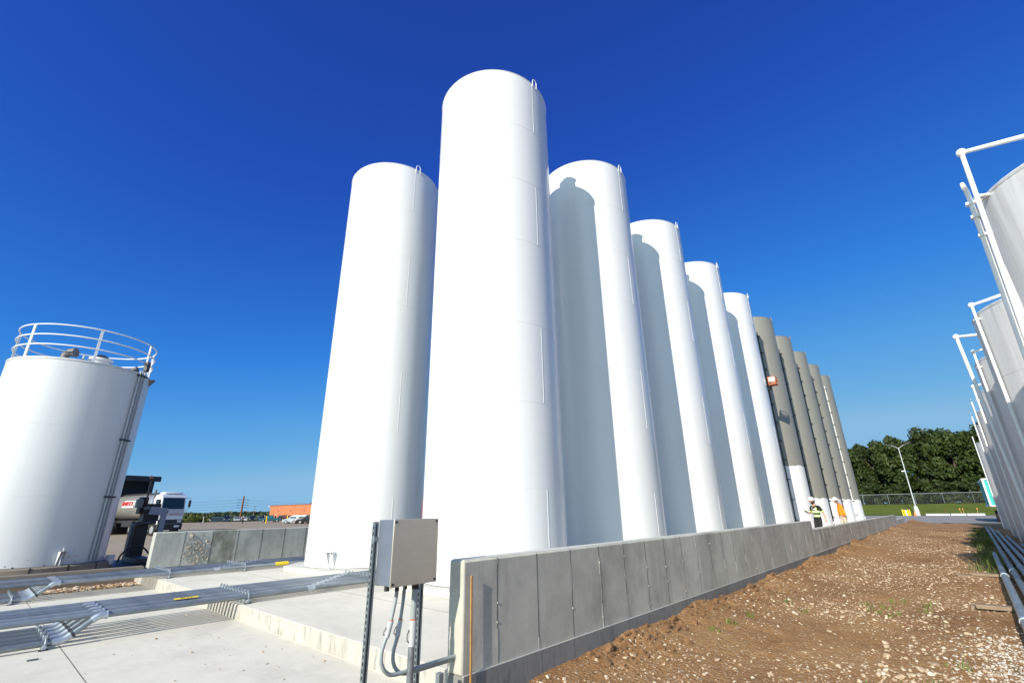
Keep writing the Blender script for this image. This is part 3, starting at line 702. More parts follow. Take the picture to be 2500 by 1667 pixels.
c1 = [(2.690,.80),(2.687,.693),(2.648,.504),(2.627,.42),(2.598,.36),(2.579,.289),(2.584,.217),(2.635,.145),(2.727,.112),(3.0,.113),(3.40,.115)]
c2 = [(2.795,.80),(2.783,.638),(2.765,.493),(2.744,.365),(2.717,.279),(2.722,.19),(2.782,.112),(2.875,.085),(3.05,.084),(3.40,.083)]
for nm, c, x0, lz in (('conduit', c1, -.09, 4), ('conduit', c2, -.12, 4)):
    m = MB(); m.tube(smooth_path(pts(c, x0)), .0165, 10); m.build(nm, M_PVC, jb)
m = MB(); m.tube(pts([(2.863,.79),(2.858,.30)], -.06), .026, 12); m.build('conduit', M_PVC, jb)
m = MB(); m.tube(pts([(2.857,.30),(2.856,-.31)], -.06), .029, 12); m.build('conduit', M_GALV, jb)
for (a, b, r, x) in (((2.650,.512),(2.615,.395),.024,-.09), ((2.766,.50),(2.745,.375),.023,-.12), ((2.860,.49),(2.857,.295),.033,-.06)):
    m = MB(); m.tube(pts([a, b], x), r, 12)
    m.tube(pts([(a[0]+.001,a[1]+.010), a], x), r*.85, 12, 1)
    A = Vector((x, a[0]-2.55, a[1])); B = Vector((x, b[0]-2.55, b[1]))
    ring = [A.lerp(B,.35)+Vector((0,-r-.004,0)), A.lerp(B,.5)+Vector((0,-r-.022,-.01)), A.lerp(B,.75)+Vector((0,-r-.018,0)), A.lerp(B,.85)+Vector((0,-r,0))]
    m.tube(ring, .004, 6, 2); m.build('coupling', [M_PVCL, M_ORANGE, M_BLACK], jb)
for y, x, r in ((2.572,-.07,.022),(2.690,-.09,.020),(2.797,-.12,.020),(2.864,-.06,.033)):
    m = MB(); m.tube([(x,y-2.55,.79),(x,y-2.55,.735 if r != .022 else .748)], r, 10); m.build('cable_gland', M_BLACK, jb)
m = MB(); m.box((.02,.565,.16-.25), (.05,.05,.3)); m.build('base_channel', MATS['strut_zinc'], jb)

# ------------------------------------------------------------------ right hand tanks
TH = R_(.85); U = Vector((math.sin(TH), math.cos(TH), 0)); N = Vector((math.cos(TH), -math.sin(TH), 0))
def rowpt(x, y, z=0): p = N*x+U*y; return (p.x, p.y, z)
RTK = [('nearest weathered white tank at the right edge, with streaked grey rim', 1.70, 2.92, 10.35, 5.98, [2.2,4.1]),
       ('second right-hand tank, with a thin seam and the next tank’s curved shadow', 2.1, 3.32, 17.2, 6.05, [2.1,4.35]),
       ('third right-hand tank, partly behind the slanting free pipe', 2.05, 3.27, 21.9, 5.8, [2.1,4.2]),
       ('fourth right-hand tank, small topped, behind the slanting pipe', 2.05, 3.27, 26.8, 5.55, [2.0,4.0]),
       ('fifth right-hand tank, with a plain rounded rim', 2.05, 3.27, 32.4, 5.55, [2.0,4.0]),
       ('sixth right-hand tank, almost hidden between its neighbours', 2.05, 3.27, 37.6, 5.5, [2.0,4.0]),
       ('farthest right-hand tank, its foot near the road', 2.05, 3.27, 47.8, 5.4, [2.0,4.0])]
for k, (lab, r, px, py, zt, sm) in enumerate(RTK):
    t = thing('storage_tank', lab, 'tank', rowpt(px, py), 0, 'squat tanks along the right edge')
    m = MB(); m.lathe(shell_profile(r, -.28, zt, []), 80); seam_rings(m, r, zt, sm, .006); m.build('shell', M_OLD, t, smooth=30)
    m = MB(); m.lathe([(r-.02, zt), (r*.5, zt+.14), (.001, zt+.18)], 48); m.build('roof', M_OLD, t)
    m = MB(); m.ring((0,0,zt+.03), r-.05, .035, 64, 6); m.build('rim_angle', M_OLD, t)
    if k in (4,5,6):
        a = R_(197); m = MB(); bx, by = (r+.12)*math.cos(a), (r+.12)*math.sin(a)
        for s in (-.16,.16): m.tube([(bx,by+s,-.2),(bx,by+s,zt+.5)], .026, 6)
        for q in range(20): m.tube([(bx,by-.16,.1+.32*q),(bx,by+.16,.1+.32*q)], .014, 5)
        m.box((bx,by,zt+.25), (.05,.28,.2)); m.build('ladder', M_TRIM, t)
g = 'white vent pipes beside the right-hand tanks'
def vent(label, p0, pts_, r, extra=None):
    t = thing('vent_pipe', label, 'vent pipe', p0, 0, g); b = Vector(p0)
    m = MB(); m.tube([Vector(q)-b for q in pts_], r, 10); m.build('pipe', M_TRIM, t)
    m = MB(); e = Vector(pts_[1])-b; m.ball(e, (r*1.7,r*1.6,r*1.8), 14, 10); m.build('elbow', M_TRIM, t)
    if extra:
        for z in extra: MB().box(Vector((p0[0]+.1,p0[1]+.08,z))-b, (.34,.10,.035), rz=.5).build('bracket', M_TRIM, t)
q = rowpt(1.276, 9.56)
vent('tall white vent pipe with a round elbow, beside the nearest right-hand tank', (q[0],q[1],-.25), [(q[0]-.28,q[1],-.25),(q[0],q[1],6.80),rowpt(2.06,9.85,6.84),rowpt(3.1,10.2,6.86)], .040, (5.95, 3.9, 2.0))
q = rowpt(1.205, 9.95); t = thing('overflow_pipe', 'thinner white pipe pair with a hooked top, behind the tall vent pipe', 'pipe', (q[0],q[1],-.25))
m = MB(); m.tube([(-.22,0,0),(0,0,6.35),(0,-.02,6.55),(-.03,-.14,6.62),(-.04,-.22,6.50)], .034, 8); m.build('pipe', M_TRIM, t)
m = MB(); m.tube([(-.10,-.02,0),(.12,-.02,6.2)], .02, 8); m.build('pipe', M_TRIM, t)
for z in (5.7,6.05,6.3): MB().box((.05,0,z), (.24,.1,.04)).build('bracket', M_TRIM, t)
q = rowpt(1.27, 16.5)
vent('white vent pipe with round elbow over the second right-hand tank', (q[0],q[1],-.25), [(q[0],q[1],-.25),(q[0],q[1],6.30),rowpt(1.95,16.3,6.36),rowpt(3.3,16.6,6.4)], .042, (5.9,))
a0 = rowpt(.94, 20.0, 6.42); a1 = rowpt(1.14, 20.0, -.25)
vent('slanting white pipe standing free, turning in towards the third right-hand tank', a1, [a1, a0, rowpt(1.6, 20.6, 6.5), rowpt(2.6, 21.2, 6.5)], .052)
q = rowpt(1.27, 21.2)
vent('short-armed white vent pipe with round elbow over the third right-hand tank', (q[0],q[1],-.25), [(q[0],q[1],-.25),(q[0],q[1],6.12),rowpt(1.75,21.1,6.2),rowpt(2.9,21.5,6.25)], .042, (5.6,))
q = rowpt(1.2, 26.2)
vent('slim white vent pipe with elbow over the fourth right-hand tank', (q[0],q[1],-.25), [(q[0],q[1],-.25),(q[0],q[1],5.85),rowpt(1.6,26.0,5.9),rowpt(2.6,26.5,5.95)], .04, (5.3,))
# pipes stacked on the ground
ends = [21.5, 46, 44, 39, 33, 27]
for i, ye in enumerate(ends):
    xo = .145+.175*i
    t = thing('ground_pipe', '%s long galvanized pipe from the dirt track in the ground stack' % ORD[i], 'pipe', rowpt(xo, 0, -.075), -TH, 'pipes stacked on the ground at right')
    m = MB(); m.tube([(0,4.5,0),(0,ye,0)], .058, 12); m.build('pipe', M_GALV, t)
    for q in ((9.6+.9*i), (15.2+1.1*i)):
        m = MB(); m.tube([(0,q-.07,0),(0,q+.07,0)], .068, 12); m.build('coupling', M_ZINC, t)
for i, (x, y, w, z, lab) in enumerate(((.40,11.35,1.5,-.165,'weathered plank under the ground pipes, nearest to the camera'), (.35,16.2,1.5,-.165,'second weathered plank under the ground pipes'), (.5,24,1.3,-.165,'third weathered plank under the ground pipes, in shade'), (.6,33,1.3,-.165,'farthest weathered plank under the ground pipes'))):
    m = MB(); m.box((0,0,0), (w,.16,.06)); tag(m.build('wood_plank', M_WOOD, None, rowpt(x,y,z), bevel=.006, rz=RNG.normal(0,.03)), lab, 'plank', 'planks under the ground pipes')
for i, (x, y, z, lab) in enumerate(((-.05,11.55,-.21,'loose board lying flat in the dirt by the nearest plank'), (-.28,16.25,-.215,'loose board lying in the dirt by the second plank'))):
    m = MB(); m.box((0,0,0), (.75,.17,.04)); tag(m.build('wood_board', M_WOOD, None, rowpt(x,y,z), bevel=.006, rz=.06), lab, 'board')

# ------------------------------------------------------------------ trees
def crown_mesh(name, seed, rx, rz, n, leaf, clumps, mat, zc=0, low=-.9):
    rg = np.random.default_rng(seed); C = []
    while len(C) < clumps:
        p = rg.normal(0, 1, 3); p /= np.linalg.norm(p); p *= rg.uniform(.45, 1)**.6
        if p[2] > low: C.append((p*np.array([rx, rx, rz]), rg.uniform(.20, .36)*rx))
    k = rg.integers(0, clumps, n); cs = np.array([c[0] for c in C])[k]; cr = np.array([c[1] for c in C])[k]
    d = rg.normal(0, 1, (n, 3)); d /= np.linalg.norm(d, axis=1)[:, None]
    P = cs+d*(cr*rg.uniform(.55, 1.08, n))[:, None]*np.array([1, 1, .8]); P[:, 2] += zc
    nr = d+rg.normal(0, .55, (n, 3)); nr[:, 2] += .35; nr /= np.linalg.norm(nr, axis=1)[:, None]
    a = np.cross(nr, rg.normal(0, 1, (n, 3))); a /= np.linalg.norm(a, axis=1)[:, None]; b = np.cross(nr, a)
    s = (leaf*rg.uniform(.55, 1.25, n))[:, None]
    V = np.stack([P-a*s, P-b*s*.55+nr*s*.12, P+a*s, P+b*s*.55-nr*s*.12], 1).reshape(-1, 3)
    F = np.arange(4*n).reshape(-1, 4)
    me = bpy.data.meshes.new(name); me.from_pydata(V.tolist(), [], F.tolist()); me.materials.append(mat); return me
def trunk_mb(h, r, seed, spread):
    rg = random.Random(seed); m = MB(); m.tube([(0,0,-.3),(.05,0,h*.35),(.12,.05,h*.7),(.1,.1,h)], [r*1.25,r,r*.8,r*.5], 8)
    for i in range(6):
        a = i*1.05+rg.random(); z = h*(.55+.08*i); m.tube([(.1,.05,z),(math.cos(a)*spread*.45,math.sin(a)*spread*.45,z+spread*.35),(math.cos(a)*spread*.8,math.sin(a)*spread*.8,z+spread*.75)], [r*.45,r*.28,r*.1], 6)
    return m
CR = [crown_mesh('crown', 40+i, 4.6, 5.2, 8500, .34, 46, M_LEAF if i % 2 == 0 else M_LEAF2, 0) for i in range(4)]
gt = 'dense dark trees behind the chain-link fence'
TL = ['leftmost dark broadleaf tree behind the fence, beside the farthest grey tank','tree standing between the grey tank and the light pole','dark tree just left of the light pole','tree directly behind the light pole','tree just right of the light pole with a full rounded crown','tall tree in the middle of the gap between both tank rows','tree left of the right-hand tanks with bright leaf tips','tallest tree, beside the tops of the right-hand tanks','tree behind the farthest right-hand tank','tree mostly hidden behind the right-hand tank row','tree hidden behind the grey tank row','rear tree filling the dip left of the light pole','rear tree above the middle of the fence','rear tree at the right of the gap']
TX = [(-22,134,.92),(-16.8,131,.90),(-12.2,133,.93),(-7.4,130,1.02),(-3.0,132,1.10),(1.4,131,1.06),(5.6,133,1.02),(9.6,131,1.16),(14.5,134,1.15),(19.5,132,1.1),(-27.5,133,.95),(-14.2,139,1.0),(-.9,140,1.12),(7.6,140,1.15)]
for i, (x, y, s) in enumerate(TX):
    t = thing('broadleaf_tree', TL[i], 'tree', (x*1.0, y, 1.35), RNG.uniform(0, 6), gt)
    c = bpy.data.objects.new('crown', CR[i % 4]); COL.objects.link(c); c.parent = t; c.location = (0,0,7.1*s); c.scale = (s, s, 1.22*s)
    trunk_mb(8.5*s, .28, i, 3.2).build('trunk', M_BARK, t)
UB = crown_mesh('foliage', 77, 2.4, 1.6, 2400, .24, 26, M_LEAF, 0)
for i in range(15):
    x = -26+3.4*i+RNG.normal(0,.5); o = bpy.data.objects.new('shrub', UB); COL.objects.link(o); o.location = (x, 124.5+RNG.normal(0,1), 2.9); o.rotation_euler.z = RNG.uniform(0,6); o.scale = (1.3,1.1,RNG.uniform(1.1,1.6))
    tag(o, '%s shrub from the left in the dark undergrowth under the fence-side trees' % (ORD+['thirteenth','fourteenth','fifteenth'])[i], 'shrub', 'undergrowth shrubs behind the fence')

# ------------------------------------------------------------------ fence, pole, far right things
def mesh_mat():
    t = NT('chain_link'); p = t.xyz()
    a = t.math('FRACT', t.math('MULTIPLY', t.math('ADD', p[0], p[2]), 9)); b = t.math('FRACT', t.math('MULTIPLY', t.math('SUBTRACT', p[0], p[2]), 9))
    k = t.math('MAXIMUM', t.math('LESS_THAN', a, .055), t.math('LESS_THAN', b, .055))
    tr = t.n('ShaderNodeBsdfTransparent'); mx = t.n('ShaderNodeMixShader'); t.l(k, mx.inputs[0]); t.l(tr.outputs[0], mx.inputs[1]); t.l(t.b.outputs[0], mx.inputs[2]); t.l(mx.outputs[0], t.out.inputs[0])
    t.col((.12,.13,.13)).pr(.5, .3); return t.mat
fe = thing('chain_link_fence', 'galvanized chain-link fence on the grass bank in front of the trees', 'fence', (0,116,1.42))
m = MB(); m.tube([(-45,0,1.86),(45,0,1.86)], .035, 6); m.build('top_rail', M_GALV, fe)
for i in range(24):
    m = MB(); x = -44.6+3.9*i; m.tube([(x,0,-.3),(x,0,1.9)], .042, 8); m.ball((x,0,1.92), .05, 8, 5); m.build('post', M_GALV, fe)
m = MB(); m.add([(-45,.045,.0),(45,.045,.0),(45,.045,1.84),(-45,.045,1.84)], [(0,1,2,3)]); m.build('mesh', mesh_mat(), fe, smooth=0)
lp = thing('light_pole', 'slim pale light pole with two flat lamp heads, by the fence', 'light pole', (-5.05, 100, -.2))
m = MB(); m.tube([(0,0,.8),(0,0,10.4)], [.085,.055], 10); m.build('pole', plain('pole_grey', (.55,.58,.58), .45, .3), lp)
m = MB(); m.tube([(0,0,-.1),(0,0,.95)], [.34,.32], 16); m.build('base', M_PAD, lp)
m = MB(); m.box((0,0,1.1), (.45,.3,.5)); m.build('cabinet', MATS['pole_grey'], lp, bevel=.03)
for s in (-1, 1):
    m = MB(); m.tube([(0,0,10.3),(s*.9,0,10.85)], .03, 6); m.build('arm', MATS['pole_grey'], lp)
    m = MB(); m.box((s*1.25,0,10.95), (.8,.4,.2), ry=-s*.35); m.build('lamp_head', M_DARK, lp, bevel=.04)
m = MB(); m.box((-.25,0,6.7), (.42,.2,.14)); m.build('camera_bracket', M_TRIM, lp)
for i, (x0, x1, lab) in enumerate(((-4.1,-1.3,'white parking kerb bar nearest the light pole'),(-1.2,.55,'middle white parking kerb bar along the road edge'),(.65,2.6,'white parking kerb bar nearest the right-hand tanks'))):
    m = MB(); m.box((0,0,.13), (x1-x0,.22,.26)); tag(m.build('kerb_bar', plain('white_kerb_paint', (.78,.75,.78), .6, var=.06), None, ((x0+x1)/2, 100.6, -.235), bevel=.04), lab, 'kerb bar', 'white kerb bars along the far road edge')
t = thing('bollard', 'cluster of short yellow and white posts, left of the light pole base', 'bollards', (-6.35,99.6,-.235))
for i in range(5):
    m = MB(); x = -.45+.22*i; m.tube([(x,.1*(i % 2),0),(x,.1*(i % 2),.95-.06*(i % 3))], .085, 10); m.build('post', M_YEL if i != 2 else M_SIGNW, t)
m = MB(); m.tube([(-.5,0,.95),(.5,0,.98)], .035, 6); m.build('crossbar', M_DARK, t)
m = MB(); m.lathe([(.22,0),(.22,.04),(.15,.04),(.04,.62),(.001,.63)], 14); tag(m.build('traffic_cone', plain('cone_orange', (.75,.2,.06), .6), None, (-5.35,99.3,-.235)), 'faded orange cone beside the light pole base', 'cone')
for i, (x, lab) in enumerate(((.0,'upright orange survey stake left of its twin on the grass'),(.35,'slim wooden survey stake on the grass between two orange ones'),(1.95,'orange survey stake nearest the right-hand tanks'))):
    m = MB(); m.box((0,0,.35), (.06,.05,.8), rx=.05, ry=RNG.normal(0,.1)); m.box((0,-.03,.66), (.1,.02,.16), 1); tag(m.build('survey_stake', [M_STAKE, plain('flag_orange', (.8,.28,.05), .7)], None, (x,103.2,.02)), lab, 'stake', 'survey stakes on the grass bank')
t = thing('barrier_frame', 'small rusty pipe frame standing behind the white kerb bars', 'pipe frame', (-1.0,101.0,-.2))
m = MB(); m.tube([(-.8,0,0),(-.8,0,.95),(.75,0,.98),(.75,0,0)], .03, 6); m.build('frame', M_RUST, t)
tr = thing('semi_trailer', 'white framed trailer with a teal side, behind the farthest right-hand tank', 'trailer', (2.15,62.6,-.235))
m = MB(); m.box((1.25,5,2.58), (2.44,10,2.3)); m.build('box_body', M_TEAL, tr)
m = MB()
for x in (.04,2.46): m.box((x,-.03,2.58), (.14,.1,2.42))
for z in (1.42,3.75): m.box((1.25,-.03,z), (2.5,.1,.13)); m.box((-.0,5,z), (.1,10,.13))
m.build('frame', M_SIGNW, tr, bevel=.02)
for y in (1.6,2.8):
    for x in (.4,2.1):
        m = MB(); m.tube([(x-.15,y,.5),(x+.15,y,.5)], .5, 18); m.build('wheel', M_RUBBER, tr)
m = MB(); m.box((1.25,5,1.15), (.9,9.6,.3)); m.build('chassis', M_DARK, tr)

# ------------------------------------------------------------------ vehicles
def polar(az, D, z=None):
    a = R_(az); x, y = -D*math.sin(a), D*math.cos(a); return (x, y, float(yard_z(np.array(x), np.array(y)))+.02 if z is None else z)
def wheel_parts(root, x, y, r, w, seg=16):
    wo = MB().tube([(x,y-w/2,r),(x,y+w/2,r)], r, seg).build('wheel', M_RUBBER, root)
    s = -1 if y < 0 else 1
    MB().tube([(x,y+s*w*.3,r),(x,y+s*(w/2+.012),r)], r*.62, 12).build('rim', M_RIM, wo)
def car(kind, color, label, loc, rz):
    """nose points to local +x"""
    t = thing('parked_car', label, 'car', loc, rz, 'cars parked at the far edge of the yard')
    L, Wd, H = {'suv': (4.6,1.85,1.72), 'sedan': (4.6,1.8,1.45), 'pickup': (5.4,1.9,1.75)}[kind]
    b = .30; hood = .98 if kind != 'sedan' else .88
    if kind == 'sedan': low = [(-L/2,.45),(-L/2+.05,.92),(-L/2+.9,.98),(L/2-1.2,.92),(L/2-.15,.74),(L/2,.6),(L/2,b),(-L/2,b)]; cab = [(-L/2+.6,.95),(-L/2+1.35,H-.03),(-.1,H),(.35,H-.05),(L/2-1.15,.9)]
    elif kind == 'suv': low = [(-L/2,.5),(-L/2+.03,1.05),(L/2-1.25,hood),(L/2-.15,.84),(L/2,.65),(L/2,b),(-L/2,b)]; cab = [(-L/2+.05,1.03),(-L/2+.35,H-.05),(-.4,H),(.25,H-.06),(L/2-1.15,.97)]
    else: low = [(-L/2,.5),(-L/2,1.05),(L/2-1.4,1.1),(L/2-.1,1.0),(L/2,.7),(L/2,b+.1),(-L/2,b+.1)]; cab = [(-.75,1.05),(-.6,H),(.7,H),(1.25,1.08)]
    body = MB().prism_y(low, -Wd/2, Wd/2)
    ri = .86; n = len(cab); cc = MB()
    vs = [(x, -Wd/2*(1 if z < 1.1 else ri), z) for x, z in cab]+[(x, Wd/2*(1 if z < 1.1 else ri), z) for x, z in cab]
    body.add(vs, [tuple(range(n)), tuple(range(n,2*n))]+[(k,n+k,n+(k+1)%n,(k+1)%n) for k in range(n)])
    mat = plain('car_paint_%d_%d_%d' % tuple(int(c*255) for c in color), color, .25, .2, coat=.5, var=.03)
    bo = body.build('body', mat, t, bevel=.05)
    g = MB(); zl, zh = 1.06 if kind != 'sedan' else .98, H-.14
    x0, x1 = cab[0][0]+.4, cab[-1][0]-.35
    for s in (-1, 1):
        ya, yb = s*(Wd/2*.985+.004), s*(Wd/2*ri+.012)
        g.add([(x0,ya,zl),(x1,ya,zl),(x1-.55,yb,zh),(x0+.3,yb,zh)], [(0,1,2,3)])
    a, c = cab[-1], cab[-2]; g.add([(a[0]-.08+.03,-Wd*.42,a[1]+.06),(a[0]-.08+.03,Wd*.42,a[1]+.06),(c[0]+.06,Wd*.38,c[1]-.04),(c[0]+.06,-Wd*.38,c[1]-.04)], [(0,1,2,3)])
    a, c = cab[0], cab[1]; g.add([(a[0]-.005,-Wd*.40,a[1]+.08),(a[0]-.005,Wd*.40,a[1]+.08),(c[0]-.03,Wd*.36,c[1]-.05),(c[0]-.03,-Wd*.36,c[1]-.05)], [(0,1,2,3)])
    g.build('windows', M_GLASS, t, smooth=0)
    for x in (-L*.31, L*.31):
        for y in (-Wd/2+.1, Wd/2-.1): wheel_parts(t, x, y, .34, .22)
    for s in (-1, 1): MB().box((L/2-.08, s*Wd*.36, .74), (.2,.32,.14)).build('headlight', M_LAMPG, t, bevel=.02); MB().box((-L/2+.0, s*Wd*.40, .85), (.06,.2,.2)).build('tail_lamp', M_RED, t)
    return t
Fc = lambda dx, dy: math.atan2(dy, dx)
car('suv', (.02,.035,.06), 'dark blue parked car at the left end of the car row, headlights facing the yard', polar(72.05,180), Fc(1,-.35))
car('sedan', (.45,.47,.48), 'silver parked sedan just left of the rusty pole', polar(71.2,180), Fc(1,-.3))
car('sedan', (.7,.7,.7), 'white parked sedan just right of the rusty pole', polar(70.55,182), Fc(1,-.3))
car('suv', (.012,.013,.016), 'black parked car between the white sedan and the blue one', polar(69.85,181), Fc(1,-.3))
car('sedan', (.02,.03,.07), 'navy parked sedan left of the brick building corner', polar(69.0,181), Fc(1,-.25))
car('pickup', (.015,.11,.14), 'teal parked pickup beside the yellow post', polar(68.1,150), Fc(-.6,-1))
car('suv', (.09,.012,.012), 'dark red parked car in front of the brick building', polar(67.15,150), Fc(-.8,-1))
car('suv', (.38,.46,.52), 'pale blue-grey parked car with its wheel turned to the yard, left of the silver one', polar(65.85,118), Fc(-1,-1.0))
car('suv', (.5,.52,.54), 'silver parked car closest to the tall white tank', polar(65.05,113), Fc(-1,-1.15))
car('suv', (.02,.02,.022), 'black parked car half hidden by the tall white tank', polar(64.45,112), Fc(-1,-1.15))

tk = thing('tanker_truck', 'white cab-over tanker truck with a steel tank, behind the left tank', 'truck', polar(76.75,56), R_(13)); tk.scale = (1,.86,1)
# local: nose +x
cabp = [(-1.4,.95),(-1.4,3.25),(-1.15,3.55),(-.25,3.62),(0,3.35),(.12,2.25),(.14,.95)]
MB().prism_y(cabp, -1.22, 1.22).build('cab', M_CABW, tk, bevel=.07)
m = MB(); m.box((-.65,0,3.70), (.9,1.9,.16)); m.build('roof_fairing', M_CABW, tk, bevel=.08)
m = MB(); m.add([(.125,-1.1,2.28),(.125,1.1,2.28),(.02,1.06,3.28),(.02,-1.06,3.28)], [(0,1,2,3)]); ws = m.build('windscreen', M_GLASS, tk, smooth=0)
m = MB(); m.box((.14,-.35,2.42), (.02,.75,.02), rx=.2); m.box((.14,.55,2.42), (.02,.75,.02), rx=.2); m.build('wipers', M_BLACK, ws)
for s in (-1, 1):
    m = MB(); m.add([(-.15,s*1.225,2.3),(-1.0,s*1.225,2.3),(-1.0,s*1.225,3.15),(-.28,s*1.225,3.15)], [(0,1,2,3)]); m.build('side_window', M_GLASS, tk, smooth=0)
    m = MB(); m.box((.25,s*1.52,2.75), (.12,.2,.62)); m.tube([(.1,s*1.15,3.25),(.3,s*1.52,3.25),(.3,s*1.52,2.3),(.12,s*1.2,2.1)], .02, 6); m.build('mirror', M_BLACK, tk)
    m = MB(); m.box((.17,s*.86,1.22), (.06,.42,.22)); m.build('headlight', M_LAMPG, tk, bevel=.02)
m = MB(); m.box((.1,0,1.2), (.12,2.42,.34)); m.build('grille', M_DARK, tk)
m = MB(); m.box((.145,0,1.95), (.015,2.3,.56)); pnl = m.build('front_panel', plain('grey_cab_panel', (.55,.55,.57), .35), tk)
m = MB()
for q in (-.78,-.58):
    m.add([(.156,q-.09,1.78),(.156,q+.03,1.78),(.156,q+.20,2.12),(.156,q+.08,2.12)], [(0,1,2,3)])
m.build('emblem', M_BLACK, pnl, smooth=0)
m = MB()
for q in range(7): m.box((.155,-.2+.16*q,1.84), (.004,.11,.075))
m.build('lettering', M_RED, pnl, smooth=0)
m = MB(); m.box((.08,0,.74), (.3,2.46,.52)); m.build('bumper', M_BLACK, tk, bevel=.04)
m = MB(); m.box((.24,.65,.78), (.01,.52,.16)); m.build('number_plate', M_SIGNW, tk)
def ellipse_tank(x0, x1, ry, rz, zc):
    m = MB(); st = [(x0,.0),(x0+.03,.55),(x0+.12,.85),(x0+.28,1.),(x1-.28,1.),(x1-.12,.85),(x1-.03,.55),(x1,.0)]; sg = 40; vs = []; fs = []
    for (x, k) in st:
        for q in range(sg): a = 2*PI*q/sg; vs.append((x, max(k,.001)*ry*math.cos(a), zc+max(k,.001)*rz*math.sin(a)))
    for i in range(len(st)-1):
        for q in range(sg): q2 = (q+1) % sg; fs.append((i*sg+q,i*sg+q2,(i+1)*sg+q2,(i+1)*sg+q))
    return m.add(vs, fs)
tb = ellipse_tank(-9.6, -1.55, 1.36, 1.13, 2.55).build('tank_body', M_CHROME, tk)
m = MB(); m.box((-5.6,0,3.72), (7.4,.9,.12)); m.build('catwalk', M_DARK, tk)
m = MB()
for x in (-9.5,-7.5,-5.5,-3.4):
    m.lathe([(1,-.03),(1.015,-.03),(1.015,.03),(1,.03)], 40)
m = MB()
for x in (-8.6,-6.6,-4.6,-2.6):
    vs = []; 
    for q in range(40): a = 2*PI*q/40; vs.append((x, 1.365*math.cos(a), 2.55+1.135*math.sin(a)))
    MB().tube(vs+[vs[0]], .03, 5, cap=False).build('tank_band', M_RIM, tk)
sg = MB(); n = 8; vs = []
for i in range(n+1):
    a = R_(-3+32*i/n); vs += [(-4.7, -1.385*math.cos(a)-.005, 2.55+1.15*math.sin(a)), (-6.9, -1.385*math.cos(a)-.005, 2.55+1.15*math.sin(a))]
sg.add(vs, [(2*i,2*i+1,2*i+3,2*i+2) for i in range(n)]); sign = sg.build('sign', M_SIGNW, tk)
def text_mesh(body, size, mat, parent, M, name='lettering', ext=.004):
    cu = bpy.data.curves.new(name, 'FONT'); cu.body = body; cu.size = size; cu.extrude = ext; cu.align_x = 'CENTER'; cu.align_y = 'CENTER'; cu.offset = .0
    to = bpy.data.objects.new(name, cu); COL.objects.link(to); dg = bpy.context.evaluated_depsgraph_get(); dg.update()
    me = bpy.data.meshes.new_from_object(to.evaluated_get(dg)); COL.objects.unlink(to); bpy.data.objects.remove(to)
    me.transform(M); me.materials.clear(); me.materials.append(mat)
    o = bpy.data.objects.new(name, me); COL.objects.link(o); o.parent = parent; return o
# letters on the -y side, reading along +x, wrapped on a slight slope
Mt = Matrix.Translation((-5.42, -1.262, 2.62)) @ Matrix.Rotation(R_(90-9), 4, 'X')
Mt = Matrix.Translation((-5.8, -1.40, 2.83)) @ Matrix.Rotation(R_(78), 4, 'X')
text_mesh('BARSOL', .60, M_RED, sign, Mt, ext=.03)
m = MB(); m.box((-5.3,0,1.2), (10.2,.9,.25)); m.box((-5.6,-1.0,1.0), (2.0,.3,.5)); m.build('chassis', M_DARK, tk)
for x in (-.7,-3.3,-4.6,-8.6):
    for s in (-1, 1): wheel_parts(tk, x, s*1.02, .52, .34, 20)
m = MB(); m.tube([(-1.5,-1.15,1.2),(-1.5,-1.15,3.9),(-1.56,-1.15,4.0)], .07, 10); m.build('exhaust_stack', M_DARK, tk)
m = MB(); m.box((-1.5,0,2.1), (.12,2.0,1.9)); m.build('cab_back_rack', M_DARK, tk)
# loading canopy behind the truck
cp = thing('loading_canopy', 'dark flat-roofed loading canopy behind the tanker truck', 'canopy', polar(82.0,68), R_(8))
m = MB(); m.box((0,0,5.6), (9,6.4,.22)); m.box((4.45,0,5.42), (.12,6.5,.5)); m.build('roof', M_DARK, cp)
for sx in (-3.8, 4.0):
    for sy in (-2.9, 2.7): m = MB(); m.box((sx,sy,2.7), (.25,.25,5.5)); m.build('column', M_DARK, cp)
m = MB(); m.box((3.9,-.6,4.75), (.3,.3,.22)); m.build('lamp', M_LAMPG, cp, bevel=.05)
m = MB(); m.box((-.1,0,2.7), (7.4,5.2,5.5)); m.build('bay_shade_fill', plain('interior_shade_black', (.012,.012,.014), .7), cp)  # solid black box filled in for the shaded interior under the roof
# loading skid, hose and bucket by the left tank
sk_ = thing('pump_skid', 'black pump cabinet with grey panels and a tall loading post, left of the back wall', 'pump cabinet', (-22.9,4.60,-.3), R_(8))
m = MB(); m.box((0,-.14,.70), (.5,.44,1.4)); m.box((.02,.10,1.80), (.42,.50,.62)); m.box((-.1,-.16,2.05), (.3,.24,.6)); m.build('cabinet', M_BLACK, sk_, bevel=.02)
m = MB(); m.box((.3,.26,1.84), (.10,.56,.28), rx=R_(-6)); m.build('hood_panel', plain('skid_grey', (.34,.36,.42), .45), sk_)
m = MB(); m.box((.32,.46,1.36), (.06,.17,.66)); m.build('side_panel', MATS['skid_grey'], sk_)
m = MB(); m.tube([(.1,-.13,2.0),(.1,-.13,2.98),(.1,-.17,3.05)], .03, 8); m.build('loading_post', plain('rust_post', (.10,.045,.03), .6), sk_)
m = MB(); m.ball((.1,-.16,3.07), .06, 10, 8); m.build('post_cap', plain('pale_red_cap', (.6,.2,.15), .5), sk_)
m = MB(); m.tube([(.32,-.43,.1),(.32,-.43,1.30),(.32,-.33,1.42),(.32,.25,1.44)], .07, 10); m.build('elbow_pipe', plain('dull_black_pipe', (.06,.06,.065), .5), sk_)
